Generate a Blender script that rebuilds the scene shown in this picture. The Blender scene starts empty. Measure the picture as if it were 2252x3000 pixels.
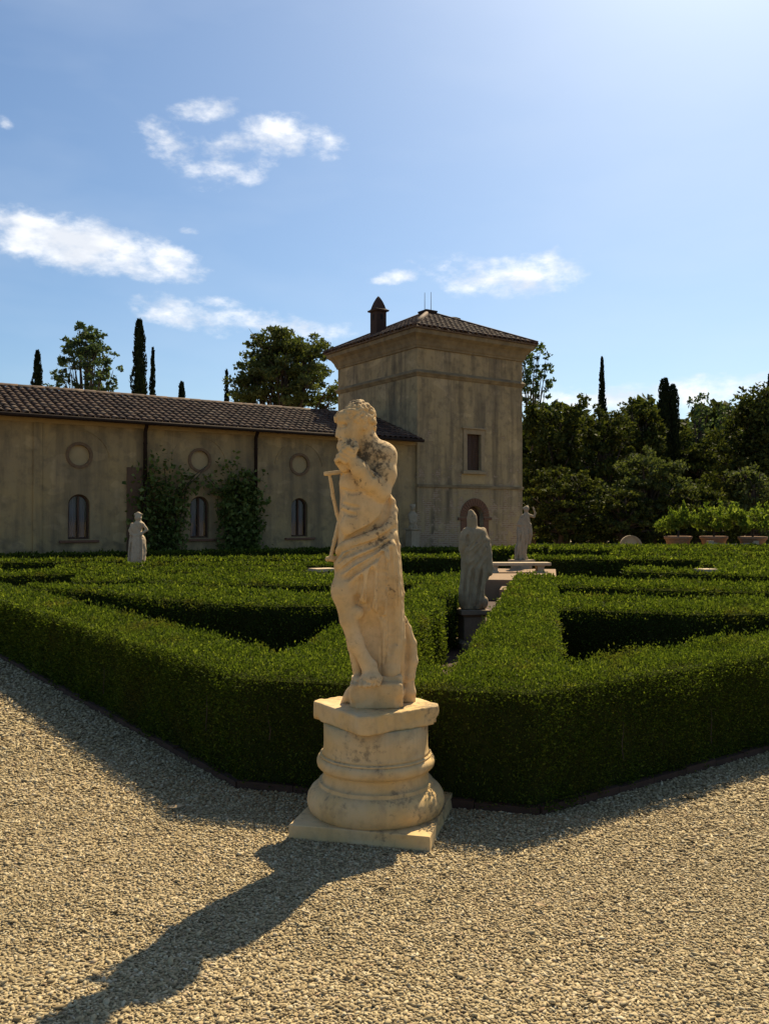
import bpy, math, random
import numpy as np
from mathutils import Vector
from mathutils.geometry import tessellate_polygon

rng = np.random.default_rng(11)
random.seed(11)
SC = bpy.context.scene
COL = SC.collection
R = math.radians

# ------------------------------------------------------------------ camera
EYE = 1.55
cam_d = bpy.data.cameras.new('camera')
cam = bpy.data.objects.new('camera', cam_d)
COL.objects.link(cam)
cam.location = (0, 0, EYE)
cam.rotation_euler = (R(90.62), 0, 0)
cam_d.sensor_fit = 'VERTICAL'
cam_d.sensor_height = 36.0
cam_d.lens = 36.0 * 2520 / 3000
cam_d.clip_start = 0.05
cam_d.clip_end = 3000
SC.camera = cam

# ------------------------------------------------------------------ light
SUN_AZ, SUN_EL = 24.8, 47.0           # degrees right of the view axis / above the horizon
SKY_STRENGTH = 0.068
world = bpy.data.worlds.new('World')
SC.world = world
world.use_nodes = True
sun_d = bpy.data.lights.new('sun', 'SUN')
sun_d.energy = 5.0
sun_d.angle = R(0.55)
sun_d.color = (1.0, 0.84, 0.57)
sun = bpy.data.objects.new('sun', sun_d)
COL.objects.link(sun)
S = Vector((math.sin(R(SUN_AZ)) * math.cos(R(SUN_EL)), math.cos(R(SUN_AZ)) * math.cos(R(SUN_EL)), math.sin(R(SUN_EL))))
sun.rotation_euler = S.to_track_quat('Z', 'Y').to_euler()
sun.location = S * 60

SC.view_settings.view_transform = 'Standard'
SC.view_settings.look = 'None'
SC.view_settings.gamma = 1.0
SC.view_settings.use_curve_mapping = False
SC.view_settings.exposure = 0.74
SC.render.engine = 'CYCLES'
SC.cycles.use_denoising = True
SC.cycles.max_bounces = 8
SC.cycles.diffuse_bounces = 4
SC.cycles.transmission_bounces = 6
SC.cycles.transparent_max_bounces = 8


class NT:
    """tiny helper for node trees"""
    def __init__(s, tree):
        s.t = tree
        s.n = tree.nodes
        s.l = tree.links

    def new(s, kind, **kw):
        n = s.n.new(kind)
        for k, v in kw.items():
            setattr(n, k, v)
        return n

    def put(s, sock, v):
        if hasattr(v, 'is_output') or isinstance(v, bpy.types.NodeSocket):
            s.l.new(v, sock)
        else:
            sock.default_value = v

    def math(s, op, a, b=None, c=None, clamp=False):
        n = s.new('ShaderNodeMath', operation=op, use_clamp=clamp)
        s.put(n.inputs[0], a)
        if b is not None:
            s.put(n.inputs[1], b)
        if c is not None:
            s.put(n.inputs[2], c)
        return n.outputs[0]

    def mix(s, f, a, b, mode='MIX'):
        n = s.new('ShaderNodeMix', data_type='RGBA', blend_type=mode)
        s.put(n.inputs[0], f)
        for i, v in ((6, a), (7, b)):
            if isinstance(v, tuple):
                v = (v[0], v[1], v[2], 1.0)
            s.put(n.inputs[i], v)
        return n.outputs[2]

    def noise(s, vec, scale, detail=4.0, rough=0.55, dist=0.0):
        n = s.new('ShaderNodeTexNoise')
        if vec is not None:
            s.l.new(vec, n.inputs['Vector'])
        n.inputs['Scale'].default_value = scale
        n.inputs['Detail'].default_value = detail
        n.inputs['Roughness'].default_value = rough
        n.inputs['Distortion'].default_value = dist
        return n.outputs[0]

    def ramp(s, fac, stops, interp='LINEAR'):
        n = s.new('ShaderNodeValToRGB')
        cr = n.color_ramp
        cr.interpolation = interp
        while len(cr.elements) < len(stops):
            cr.elements.new(0.5)
        for e, (p, c) in zip(cr.elements, stops):
            e.position = p
            e.color = (c[0], c[1], c[2], 1.0) if isinstance(c, tuple) else (c, c, c, 1.0)
        s.l.new(fac, n.inputs[0])
        return n.outputs[0]

    def scale(s, vec, sc):
        n = s.new('ShaderNodeMapping')
        n.inputs['Scale'].default_value = sc
        s.l.new(vec, n.inputs['Vector'])
        return n.outputs[0]


# sky with a few fair-weather clouds at real directions -------------------------
def build_sky():
    nt = NT(world.node_tree)
    nt.n.clear()
    out = nt.new('ShaderNodeOutputWorld')
    bg = nt.new('ShaderNodeBackground')
    bg.inputs['Strength'].default_value = SKY_STRENGTH
    nt.l.new(bg.outputs[0], out.inputs[0])
    sky = nt.new('ShaderNodeTexSky', sky_type='NISHITA')
    sky.sun_disc = False
    sky.sun_elevation = R(SUN_EL)
    sky.sun_rotation = R(SUN_AZ)
    sky.altitude = 100
    sky.air_density = 1.0
    sky.dust_density = 1.2
    sky.ozone_density = 3.0
    tc = nt.new('ShaderNodeTexCoord')
    vec = tc.outputs['Generated']
    sep = nt.new('ShaderNodeSeparateXYZ')
    nt.l.new(vec, sep.inputs[0])
    x, y, z = sep.outputs
    az = nt.math('ARCTAN2', x, y)
    el = nt.math('ARCSINE', z)
    # cloud patches: azimuth, elevation, half widths, tilt, weight (degrees)
    def d(px, py, hw, hh, tilt=0.0, wt=1.0):
        a = math.atan((px - 830) / 1858)
        e = math.atan((1126 - py) / 1858 * math.cos(a))
        return (math.degrees(a), math.degrees(e), math.degrees(hw / 1858), math.degrees(hh / 1858), tilt, wt)
    cl = [d(150, 520, 275, 62, -5, 1.6), d(340, 548, 120, 42, -14, 1.4), d(410, 497, 30, 9, 0, .8),
          d(430, 238, 75, 30, 8, .8), d(372, 305, 85, 45, -12, .8), d(480, 315, 70, 42, 0, .9), d(595, 290, 95, 46, 0, .95),
          d(700, 305, 55, 36, -10, .75), d(485, 365, 115, 36, 6, .85), d(450, 407, 75, 16, 6, .6),
          d(850, 597, 62, 17, 5, .85), d(1085, 592, 185, 62, -6, 1.0),
          d(380, 675, 130, 34, -12, .8), d(580, 698, 165, 34, -7, .85), d(480, 655, 60, 16, -5, .6),
          d(1280, 862, 260, 36, 0, .85), d(1560, 838, 190, 40, 6, .85), d(10, 258, 22, 14, 0, .7)]
    # the same kind of sky goes on all round
    rr = random.Random(5)
    for i in range(9):
        a = 38 + i * 33 + rr.uniform(-6, 6)
        cl.append(((a + 180) % 360 - 180, rr.uniform(9, 34), rr.uniform(6, 10), rr.uniform(1.5, 2.4), rr.uniform(-8, 8), rr.uniform(.8, 1.1)))
    cmb = nt.new('ShaderNodeCombineXYZ')
    nt.l.new(az, cmb.inputs[0])
    nt.l.new(el, cmb.inputs[1])
    cmb.inputs[2].default_value = 1.0

    def dot(v3):
        n_ = nt.new('ShaderNodeVectorMath', operation='DOT_PRODUCT')
        nt.l.new(cmb.outputs[0], n_.inputs[0])
        n_.inputs[1].default_value = v3
        return n_.outputs['Value']
    m = None
    for (a0, e0, wa, we, tilt, wt) in cl:
        ct, st = math.cos(R(tilt)), math.sin(R(tilt))
        p = dot((ct / R(wa), st / R(wa), -(ct * R(a0) + st * R(e0)) / R(wa)))
        q = dot((-st / R(we), ct / R(we), -(-st * R(a0) + ct * R(e0)) / R(we)))
        r2 = nt.math('MULTIPLY_ADD', q, q, nt.math('MULTIPLY', p, p))
        v = nt.math('MULTIPLY_ADD', r2, -wt, wt)
        m = v if m is None else nt.math('MAXIMUM', m, v)
    m = nt.math('MAXIMUM', m, -2.0)
    n1 = nt.noise(nt.scale(vec, (1, 1, 1.9)), 13.0, 6.0, 0.62, 0.0)
    n2 = nt.noise(nt.scale(vec, (1, 1, 2.0)), 36.0, 4.0, 0.62, 0.0)
    n = nt.math('ADD', nt.math('MULTIPLY', nt.math('SUBTRACT', n1, .5), 4.6), nt.math('MULTIPLY', nt.math('SUBTRACT', n2, .5), 2.8))
    den = nt.math('ADD', nt.math('MULTIPLY', m, 1.7), nt.math('SUBTRACT', nt.math('MULTIPLY', n, 1.15), .1))
    a = nt.new('ShaderNodeMapRange', interpolation_type='SMOOTHSTEP')
    nt.l.new(den, a.inputs[0])
    a.inputs[1].default_value = 0.0
    a.inputs[2].default_value = 2.8
    # thin high veil, a little milk in the blue
    n3 = nt.noise(nt.scale(vec, (1, 1.0, 3.2)), 2.6, 4.0, 0.6, 0.0)
    veil = nt.math('MULTIPLY', nt.ramp(n3, [(.42, 0.0), (.75, 1.0)]), 0.16)
    n4 = nt.noise(nt.scale(vec, (1, 1, 2.2)), 16.0, 3.0, .55)
    ccol = nt.ramp(n4, [(.34, (7.4, 7.8, 8.5)), (.60, (10.6, 10.6, 10.6))])
    hs = nt.new('ShaderNodeHueSaturation')
    hs.inputs['Saturation'].default_value = 1.05
    nt.l.new(sky.outputs[0], hs.inputs['Color'])
    c1 = nt.mix(veil, nt.mix(1.0, hs.outputs[0], (.90, 1.0, 1.03), 'MULTIPLY'), (7.4, 8.2, 9.2))
    c2 = nt.mix(a.outputs[0], c1, ccol)
    nt.l.new(c2, bg.inputs['Color'])


build_sky()

# ------------------------------------------------------------------ helpers
def fast_mesh(name, V, F, smooth=False):
    V = np.asarray(V, dtype=np.float32)
    F = np.asarray(F, dtype=np.int32)
    me = bpy.data.meshes.new(name)
    m, k = F.shape
    me.vertices.add(len(V))
    me.vertices.foreach_set('co', V.ravel())
    me.loops.add(m * k)
    me.loops.foreach_set('vertex_index', F.ravel())
    me.polygons.add(m)
    me.polygons.foreach_set('loop_start', np.arange(0, m * k, k, dtype=np.int32))
    me.update(calc_edges=True)
    if smooth:
        me.polygons.foreach_set('use_smooth', np.ones(m, dtype=bool))
    return me


def poly_mesh(name, V, F, smooth=False):
    me = bpy.data.meshes.new(name)
    me.from_pydata([tuple(v) for v in V], [], [tuple(f) for f in F])
    me.update()
    if smooth:
        me.polygons.foreach_set('use_smooth', np.ones(len(me.polygons), dtype=bool))
    return me


def link(name, me, mat=None, parent=None, **props):
    o = bpy.data.objects.new(name, me)
    COL.objects.link(o)
    if mat is not None and not me.materials:
        me.materials.append(mat)
    if parent is not None:
        o.parent = parent
    for k, v in props.items():
        o[k] = v
    return o


def thing(name, label, cat, loc=(0, 0, 0), rz=0.0, group=None):
    o = bpy.data.objects.new(name, None)
    o.empty_display_size = 0.1
    COL.objects.link(o)
    o.location = loc
    o.rotation_euler = (0, 0, rz)
    o['label'] = label
    o['category'] = cat
    if group:
        o['group'] = group
    return o


class MB:
    """collects shapes into one mesh"""
    def __init__(s):
        s.V, s.F = [], []

    def add(s, V, F):
        b = len(s.V)
        s.V += [tuple(v) for v in V]
        s.F += [tuple(i + b for i in f) for f in F]
        return s

    def box(s, x0, x1, y0, y1, z0, z1):
        V = [(x, y, z) for z in (z0, z1) for x, y in ((x0, y0), (x1, y0), (x1, y1), (x0, y1))]
        return s.add(V, [(0, 3, 2, 1), (4, 5, 6, 7), (0, 1, 5, 4), (1, 2, 6, 5), (2, 3, 7, 6), (3, 0, 4, 7)])

    def tube(s, pts, rad, n=8, cap=True):
        pts = [Vector(p) for p in pts]
        if not hasattr(rad, '__len__'):
            rad = [rad] * len(pts)
        V, F = [], []
        ref = None
        for i, p in enumerate(pts):
            t = (pts[min(i + 1, len(pts) - 1)] - pts[max(i - 1, 0)]).normalized()
            if ref is None:
                ref = t.orthogonal().normalized()
            ref = (ref - t * ref.dot(t)).normalized()
            b = t.cross(ref)
            for k in range(n):
                a = 2 * math.pi * k / n
                V.append(p + (ref * math.cos(a) + b * math.sin(a)) * rad[i])
        for i in range(len(pts) - 1):
            for k in range(n):
                F.append((i * n + k, i * n + (k + 1) % n, (i + 1) * n + (k + 1) % n, (i + 1) * n + k))
        if cap:
            F.append(tuple(range(n - 1, -1, -1)))
            F.append(tuple((len(pts) - 1) * n + k for k in range(n)))
        return s.add(V, F)

    def lathe(s, prof, n=32, cx=0, cy=0):
        V, F = [], []
        for r, z in prof:
            for k in range(n):
                a = 2 * math.pi * k / n
                V.append((cx + r * math.cos(a), cy + r * math.sin(a), z))
        for i in range(len(prof) - 1):
            for k in range(n):
                F.append((i * n + k, i * n + (k + 1) % n, (i + 1) * n + (k + 1) % n, (i + 1) * n + k))
        F.append(tuple(range(n - 1, -1, -1)))
        F.append(tuple((len(prof) - 1) * n + k for k in range(n)))
        return s.add(V, F)

    def rectloft(s, x0, x1, y0, y1, prof):
        """square rings round a rectangle: prof = [(z, offset outwards)]"""
        V, F = [], []
        for z, o in prof:
            V += [(x0 - o, y0 - o, z), (x1 + o, y0 - o, z), (x1 + o, y1 + o, z), (x0 - o, y1 + o, z)]
        for i in range(len(prof) - 1):
            for k in range(4):
                F.append((i * 4 + k, i * 4 + (k + 1) % 4, i * 4 + 4 + (k + 1) % 4, i * 4 + 4 + k))
        F.append((3, 2, 1, 0))
        m = (len(prof) - 1) * 4
        F.append((m, m + 1, m + 2, m + 3))
        return s.add(V, F)

    def make(s, name, mat, parent=None, smooth=False, bevel=0.0, **props):
        me = poly_mesh(name, s.V, s.F, smooth)
        o = link(name, me, mat, parent, **props)
        if bevel:
            b = o.modifiers.new('bevel', 'BEVEL')
            b.width = bevel
            b.segments = 2
            b.limit_method = 'ANGLE'
        return o


# ------------------------------------------------------------------ materials
MATS = {}


def material(name):
    m = bpy.data.materials.new(name)
    m.use_nodes = True
    nt = NT(m.node_tree)
    nt.n.clear()
    out = nt.new('ShaderNodeOutputMaterial')
    bs = nt.new('ShaderNodeBsdfPrincipled')
    nt.l.new(bs.outputs[0], out.inputs[0])
    bs.inputs['Specular IOR Level'].default_value = 0.25
    tc = nt.new('ShaderNodeTexCoord')
    MATS[name] = m
    return m, nt, bs, tc, out


def bump(nt, bs, h, strength, dist):
    b = nt.new('ShaderNodeBump')
    b.inputs['Strength'].default_value = strength
    b.inputs['Distance'].default_value = dist
    nt.l.new(h, b.inputs['Height'])
    nt.l.new(b.outputs[0], bs.inputs['Normal'])
    return b


def stone_mat(name, base, warm, grime, lichen=0.45, scale=1.0, dark=(.03, .026, .022), spots=()):
    m, nt, bs, tc, out = material(name)
    v = tc.outputs['Object']
    n1 = nt.noise(v, 4.0 * scale, 6, .6)
    n2 = nt.noise(v, 22.0 * scale, 6, .65)
    n3 = nt.noise(v, 70.0 * scale, 4, .6)
    c = nt.mix(nt.ramp(n1, [(.35, 0.0), (.68, 1.0)]), base, warm)
    c = nt.mix(nt.math('MULTIPLY', nt.ramp(n2, [(.48, 0.0), (.75, 1.0)]), .55), c, grime)
    # run-off streaks and lichen on the weather sides
    st = nt.noise(nt.scale(v, (14 * scale, 14 * scale, 1.2 * scale)), 1.0, 4, .6)
    c = nt.mix(nt.math('MULTIPLY', nt.ramp(st, [(.55, 0.0), (.72, 1.0)]), .35), c, grime)
    ge = nt.new('ShaderNodeNewGeometry')
    sp = nt.new('ShaderNodeSeparateXYZ')
    nt.l.new(ge.outputs['Normal'], sp.inputs[0])
    big = nt.noise(v, 6.0 * scale, 3, .5)
    n5 = nt.noise(v, 48.0 * scale, 4, .7)
    lf = nt.math('ADD', nt.math('MULTIPLY', sp.outputs[2], .05), nt.math('ADD', nt.math('MULTIPLY', n5, .55), nt.math('MULTIPLY', big, .62)))
    for (cx, cy, cz, rad, amt) in spots:          # places where lichen has settled
        vm = nt.new('ShaderNodeVectorMath', operation='DISTANCE')
        nt.l.new(v, vm.inputs[0])
        vm.inputs[1].default_value = (cx, cy, cz)
        lf = nt.math('ADD', lf, nt.math('MULTIPLY', nt.math('MAXIMUM', nt.math('SUBTRACT', 1.0, nt.math('DIVIDE', vm.outputs['Value'], rad)), 0.0), amt))
    lm = nt.ramp(lf, [(.70 if spots else .675, 0.0), (.80 if spots else .775, 1.0)])
    c = nt.mix(nt.math('MULTIPLY', lm, lichen), c, dark)
    nt.l.new(c, bs.inputs['Base Color'])
    bs.inputs['Roughness'].default_value = .88
    h = nt.math('ADD', nt.math('MULTIPLY', n2, .6), nt.math('MULTIPLY', n3, .4))
    bump(nt, bs, h, .22, .005 / scale)
    return m


def simple_mat(name, c0, c1, scale, rough=.85, bs_=.4, bd=.01, detail=6, stretch=(1, 1, 1), spec=.25):
    m, nt, bs, tc, out = material(name)
    v = nt.scale(tc.outputs['Object'], stretch)
    n = nt.noise(v, scale, detail, .6)
    c = nt.mix(nt.ramp(n, [(.32, 0.0), (.7, 1.0)]), c0, c1)
    nt.l.new(c, bs.inputs['Base Color'])
    bs.inputs['Roughness'].default_value = rough
    bs.inputs['Specular IOR Level'].default_value = spec
    if bs_:
        bump(nt, bs, n, bs_, bd)
    return m


def leaf_mat(name, a, b, c=None, trans=.35, rough=.65, patch=None):
    m, nt, bs, tc, out = material(name)
    ge = nt.new('ShaderNodeNewGeometry')
    rnd = ge.outputs['Random Per Island']
    stops = [(0.0, a), (.8, b)] + ([(1.0, c)] if c else [])
    col = nt.ramp(rnd, stops)
    big = nt.noise(tc.outputs['Object'], 2.2, 3, .6)
    col = nt.mix(nt.ramp(big, [(.35, 0.0), (.68, .55)]), col, nt.mix(1.0, col, (.55, .62, .5), 'MULTIPLY'))
    if patch:                                    # thin, browned patches
        pn = nt.noise(tc.outputs['Object'], 1.7, 4, .65)
        col = nt.mix(nt.ramp(pn, [(.56, 0.0), (.68, .65)]), col, patch)
    nt.l.new(col, bs.inputs['Base Color'])
    bs.inputs['Roughness'].default_value = rough
    bs.inputs['Specular IOR Level'].default_value = .04
    tr = nt.new('ShaderNodeBsdfTranslucent')
    nt.l.new(nt.mix(1.0, col, (1.25, 1.25, .55), 'MULTIPLY'), tr.inputs[0])
    mx = nt.new('ShaderNodeMixShader')
    mx.inputs[0].default_value = trans
    nt.l.new(bs.outputs[0], mx.inputs[1])
    nt.l.new(tr.outputs[0], mx.inputs[2])
    nt.l.new(mx.outputs[0], out.inputs[0])
    return m


def gravel_ground_mat():
    m, nt, bs, tc, out = material('gravel')
    v = tc.outputs['Object']
    vo = nt.new('ShaderNodeTexVoronoi')
    nt.l.new(v, vo.inputs['Vector'])
    vo.inputs['Scale'].default_value = 62
    sp = nt.new('ShaderNodeSeparateColor')
    nt.l.new(vo.outputs['Color'], sp.inputs[0])
    c = nt.ramp(sp.outputs[0], [(0.0, (.10, .072, .036)), (.35, (.28, .21, .11)), (.75, (.385, .30, .168)), (1.0, (.48, .39, .25))])
    big = nt.noise(v, .9, 4, .6)
    c = nt.mix(nt.ramp(big, [(.35, 0.0), (.7, .4)]), c, (.3, .24, .14))
    nt.l.new(c, bs.inputs['Base Color'])
    bs.inputs['Roughness'].default_value = .9
    h = nt.math('SUBTRACT', 1.0, vo.outputs['Distance'])
    bump(nt, bs, h, .9, .012)
    return m


def pebble_mat():
    m, nt, bs, tc, out = material('pebble')
    ge = nt.new('ShaderNodeNewGeometry')
    c = nt.ramp(ge.outputs['Random Per Island'],
                [(0.0, (.21, .152, .074)), (.25, (.325, .244, .124)), (.55, (.41, .318, .172)), (.8, (.475, .38, .215)), (.93, (.55, .465, .305)), (1.0, (.39, .262, .145))])
    n = nt.noise(tc.outputs['Object'], 120, 3, .6)
    c = nt.mix(nt.ramp(n, [(.4, 0.0), (.7, .25)]), c, (.26, .21, .14))
    big = nt.noise(tc.outputs['Object'], 1.1, 3, .6)
    c = nt.mix(nt.ramp(big, [(.4, 0.0), (.65, .35)]), c, nt.mix(1.0, c, (.72, .74, .68), 'MULTIPLY'))
    nt.l.new(c, bs.inputs['Base Color'])
    bs.inputs['Roughness'].default_value = .8
    return m


def stucco_mat(name, base, warm, grime, brick=0.0):
    m, nt, bs, tc, out = material(name)
    v = tc.outputs['Object']
    n1 = nt.noise(v, .55, 7, .62)
    n2 = nt.noise(v, 2.6, 8, .65)
    n3 = nt.noise(v, 17, 6, .6)
    st = nt.noise(nt.scale(v, (2.2, 2.2, .22)), 1.0, 6, .62)
    c = nt.mix(nt.ramp(n1, [(.36, 0.0), (.66, 1.0)]), base, warm)
    c = nt.mix(nt.math('MULTIPLY', nt.ramp(st, [(.44, 0.0), (.68, 1.0)]), .75), c, grime)
    c = nt.mix(nt.math('MULTIPLY', nt.ramp(n2, [(.48, 0.0), (.70, 1.0)]), .6), c, grime)
    sz = nt.new('ShaderNodeSeparateXYZ')
    nt.l.new(v, sz.inputs[0])
    damp = nt.math('ADD', nt.math('MULTIPLY', n2, 1.6), nt.math('MULTIPLY', sz.outputs[2], -.55))
    c = nt.mix(nt.math('MULTIPLY', nt.ramp(damp, [(.25, 0.0), (.6, 1.0)]), .55), c, grime)
    rep = nt.noise(nt.scale(v, (1.0, 1.0, 1.6)), 1.15, 2, .4)
    c = nt.mix(nt.math('MULTIPLY', nt.ramp(rep, [(.60, 0.0), (.63, 1.0)]), .45), c, nt.mix(1.0, c, (1.45, 1.45, 1.5), 'MULTIPLY'))
    h = n3
    if brick:
        bt = nt.new('ShaderNodeTexBrick')
        mp = nt.new('ShaderNodeMapping')
        mp.inputs['Rotation'].default_value = (R(90), 0, 0)
        nt.l.new(v, mp.inputs['Vector'])
        nt.l.new(mp.outputs[0], bt.inputs['Vector'])
        bt.inputs['Scale'].default_value = 1.0
        bt.inputs['Brick Width'].default_value = .26
        bt.inputs['Row Height'].default_value = .075
        bt.inputs['Mortar Size'].default_value = .012
        bt.inputs['Color1'].default_value = (.26, .165, .10, 1)
        bt.inputs['Color2'].default_value = (.34, .245, .15, 1)
        bt.inputs['Mortar'].default_value = (.36, .29, .2, 1)
        sp = nt.new('ShaderNodeSeparateXYZ')
        nt.l.new(v, sp.inputs[0])
        low = nt.math('SUBTRACT', n2, nt.math('MULTIPLY', nt.math('SUBTRACT', sp.outputs[2], 3.0), .035))
        bm = nt.ramp(low, [(.53, 0.0), (.6, 1.0)])
        c = nt.mix(nt.math('MULTIPLY', bm, brick), c, bt.outputs[0])
        h = nt.math('SUBTRACT', h, nt.math('MULTIPLY', bm, .5))
    nt.l.new(c, bs.inputs['Base Color'])
    bs.inputs['Roughness'].default_value = .92
    bump(nt, bs, h, .45, .02)
    return m


gravel_ground_mat()
pebble_mat()
stone_mat('statue_stone', (.67, .485, .265), (.58, .385, .17), (.36, .25, .13), lichen=.8,
          spots=((-.03, -.09, 1.23, .17, .17), (.04, -.06, 1.28, .17, .14), (-.09, -.03, 1.54, .16, .22), (-.04, -.14, .14, .08, .14), (-.12, -.14, 1.32, .06, .1), (.02, -.12, .90, .12, .08), (.07, -.1, .62, .14, .08)))
stone_mat('pedestal_stone', (.62, .455, .245), (.58, .38, .145), (.31, .22, .12), lichen=.6, scale=.8, dark=(.12, .10, .07))
stone_mat('grey_stone', (.40, .315, .205), (.34, .255, .155), (.19, .145, .095), lichen=.6, scale=.55)
stone_mat('pale_stone', (.50, .39, .26), (.44, .33, .2), (.27, .2, .13), lichen=.3, scale=.6)
stone_mat('dark_pedestal', (.30, .22, .145), (.24, .17, .105), (.14, .1, .07), lichen=.5)
stone_mat('warm_grey_stone', (.40, .29, .17), (.33, .23, .125), (.16, .115, .07), lichen=.6, scale=.5)
stucco_mat('stucco', (.325, .238, .122), (.395, .275, .118), (.135, .103, .062))
stucco_mat('tower_stucco', (.325, .25, .142), (.395, .29, .142), (.072, .058, .043), brick=.85)
simple_mat('cornice', (.26, .195, .105), (.14, .105, .06), 3, bd=.01)
simple_mat('frame_stone', (.33, .25, .145), (.26, .195, .11), 6, bd=.01)
simple_mat('silhouette_brick', (.06, .032, .022), (.04, .022, .015), 20, bd=.006)  # backlit silhouette of the chimney put into the brick colour
simple_mat('brick_red', (.19, .095, .055), (.13, .065, .038), 30, bd=.006)
simple_mat('ring_brown', (.14, .085, .045), (.2, .125, .065), 12, bd=.005)
simple_mat('infill', (.42, .31, .155), (.35, .26, .13), 5, bd=.01)
simple_mat('wood_dark', (.055, .028, .016), (.09, .048, .026), 14, stretch=(1, 1, .15), rough=.6)
simple_mat('board_brown', (.11, .065, .04), (.15, .09, .05), 6, stretch=(6, 6, .5), rough=.8)
simple_mat('metal_brown', (.022, .014, .010), (.035, .022, .015), 9, rough=.85, spec=.1)
simple_mat('metal_grey', (.25, .25, .25), (.35, .35, .35), 9, rough=.45)
simple_mat('curtain', (.33, .33, .36), (.24, .24, .27), 3, stretch=(9, 9, .3), rough=.9)
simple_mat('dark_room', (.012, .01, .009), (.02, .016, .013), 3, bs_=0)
simple_mat('terracotta', (.33, .18, .10), (.26, .135, .07), 9, bd=.006)
simple_mat('edging', (.075, .040, .026), (.05, .028, .018), 12, bd=.008)
simple_mat('soil', (.06, .026, .015), (.03, .015, .009), 9, bd=.03)
simple_mat('bark', (.085, .062, .044), (.04, .03, .022), 9, stretch=(3, 3, .5), bd=.02)
simple_mat('twig_core', (.022, .030, .008), (.038, .042, .012), 20, bd=.02, spec=0.0)
simple_mat('paving', (.26, .165, .09), (.2, .125, .07), 5, bd=.006)
simple_mat('dry_leaf', (.45, .34, .2), (.38, .25, .13), 40, bs_=0)
leaf_mat('hedge_leaf', (.034, .054, .009), (.090, .124, .019), (.18, .21, .04), trans=.5, patch=(.085, .07, .022))
leaf_mat('dark_leaf', (.026, .036, .012), (.075, .088, .026), (.13, .135, .035), trans=.32)
leaf_mat('cypress_leaf', (.008, .013, .007), (.022, .03, .013), None, trans=.08)
leaf_mat('mid_leaf', (.045, .06, .022), (.105, .125, .05), (.15, .165, .07), trans=.35)
leaf_mat('airy_leaf', (.04, .065, .035), (.09, .13, .065), (.14, .18, .10), trans=.35)
leaf_mat('citrus_leaf', (.07, .11, .016), (.19, .24, .045), (.30, .35, .09), trans=.42)
leaf_mat('vine_leaf', (.06, .085, .022), (.16, .20, .055), (.26, .30, .11), trans=.3)


def tile_mat():
    m, nt, bs, tc, out = material('roof_tile')
    oi = nt.new('ShaderNodeObjectInfo')
    ge = nt.new('ShaderNodeNewGeometry')
    r = nt.math('FRACT', nt.math('ADD', oi.outputs['Random'], ge.outputs['Random Per Island']))
    c = nt.ramp(r, [(0.0, (.05, .030, .022)), (.5, (.090, .050, .034)), (.85, (.13, .075, .048)), (1.0, (.18, .125, .085))])
    n = nt.noise(tc.outputs['Object'], 11, 5, .6)
    c = nt.mix(nt.ramp(n, [(.42, 0.0), (.7, .7)]), c, (.03, .026, .021))
    nt.l.new(c, bs.inputs['Base Color'])
    bs.inputs['Roughness'].default_value = .85
    bump(nt, bs, n, .4, .01)


tile_mat()
def glass_mat():
    m, nt, bs, tc, out = material('window_glass')
    bs.inputs['Base Color'].default_value = (.9, .92, .95, 1)
    bs.inputs['Roughness'].default_value = .03
    bs.inputs['Transmission Weight'].default_value = 1.0
    bs.inputs['IOR'].default_value = 1.45
    return m


glass_mat()
M = MATS

# ------------------------------------------------------------------ ground
def sheet(name, pts, z, mat, **p):
    return link(name, poly_mesh(name, [(x, y, z) for x, y in pts], [tuple(range(len(pts)))]), mat, None, kind='structure', **p)


sheet('gravel_ground', [(-1500, -1500), (1500, -1500), (1500, 1500), (-1500, 1500)], 0.0, M['gravel'])
U = np.array([.829, .559])
Vv = np.array([-.559, .829])
CL = np.array([-.85, 5.02])
CR = np.array([.82, 4.56])
DL = np.array([-.593, .805])
DR = np.array([.814, .581])
AO = np.array([.133, 5.23])
AD = np.array([.19, .982])
AN = np.array([.982, -.19])


def AX(a, p):
    q = AO + a * AD + p * AN
    return (float(q[0]), float(q[1]))


soil = [CL, CR, CR + DR * 22, CR + DR * 22 + np.array([0, 6]), np.array([4, 31]), CL + DL * 19 + np.array([4, 4]), CL + DL * 19]
sheet('garden_soil', [tuple(p) for p in soil], 0.004, M['soil'])


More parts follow.
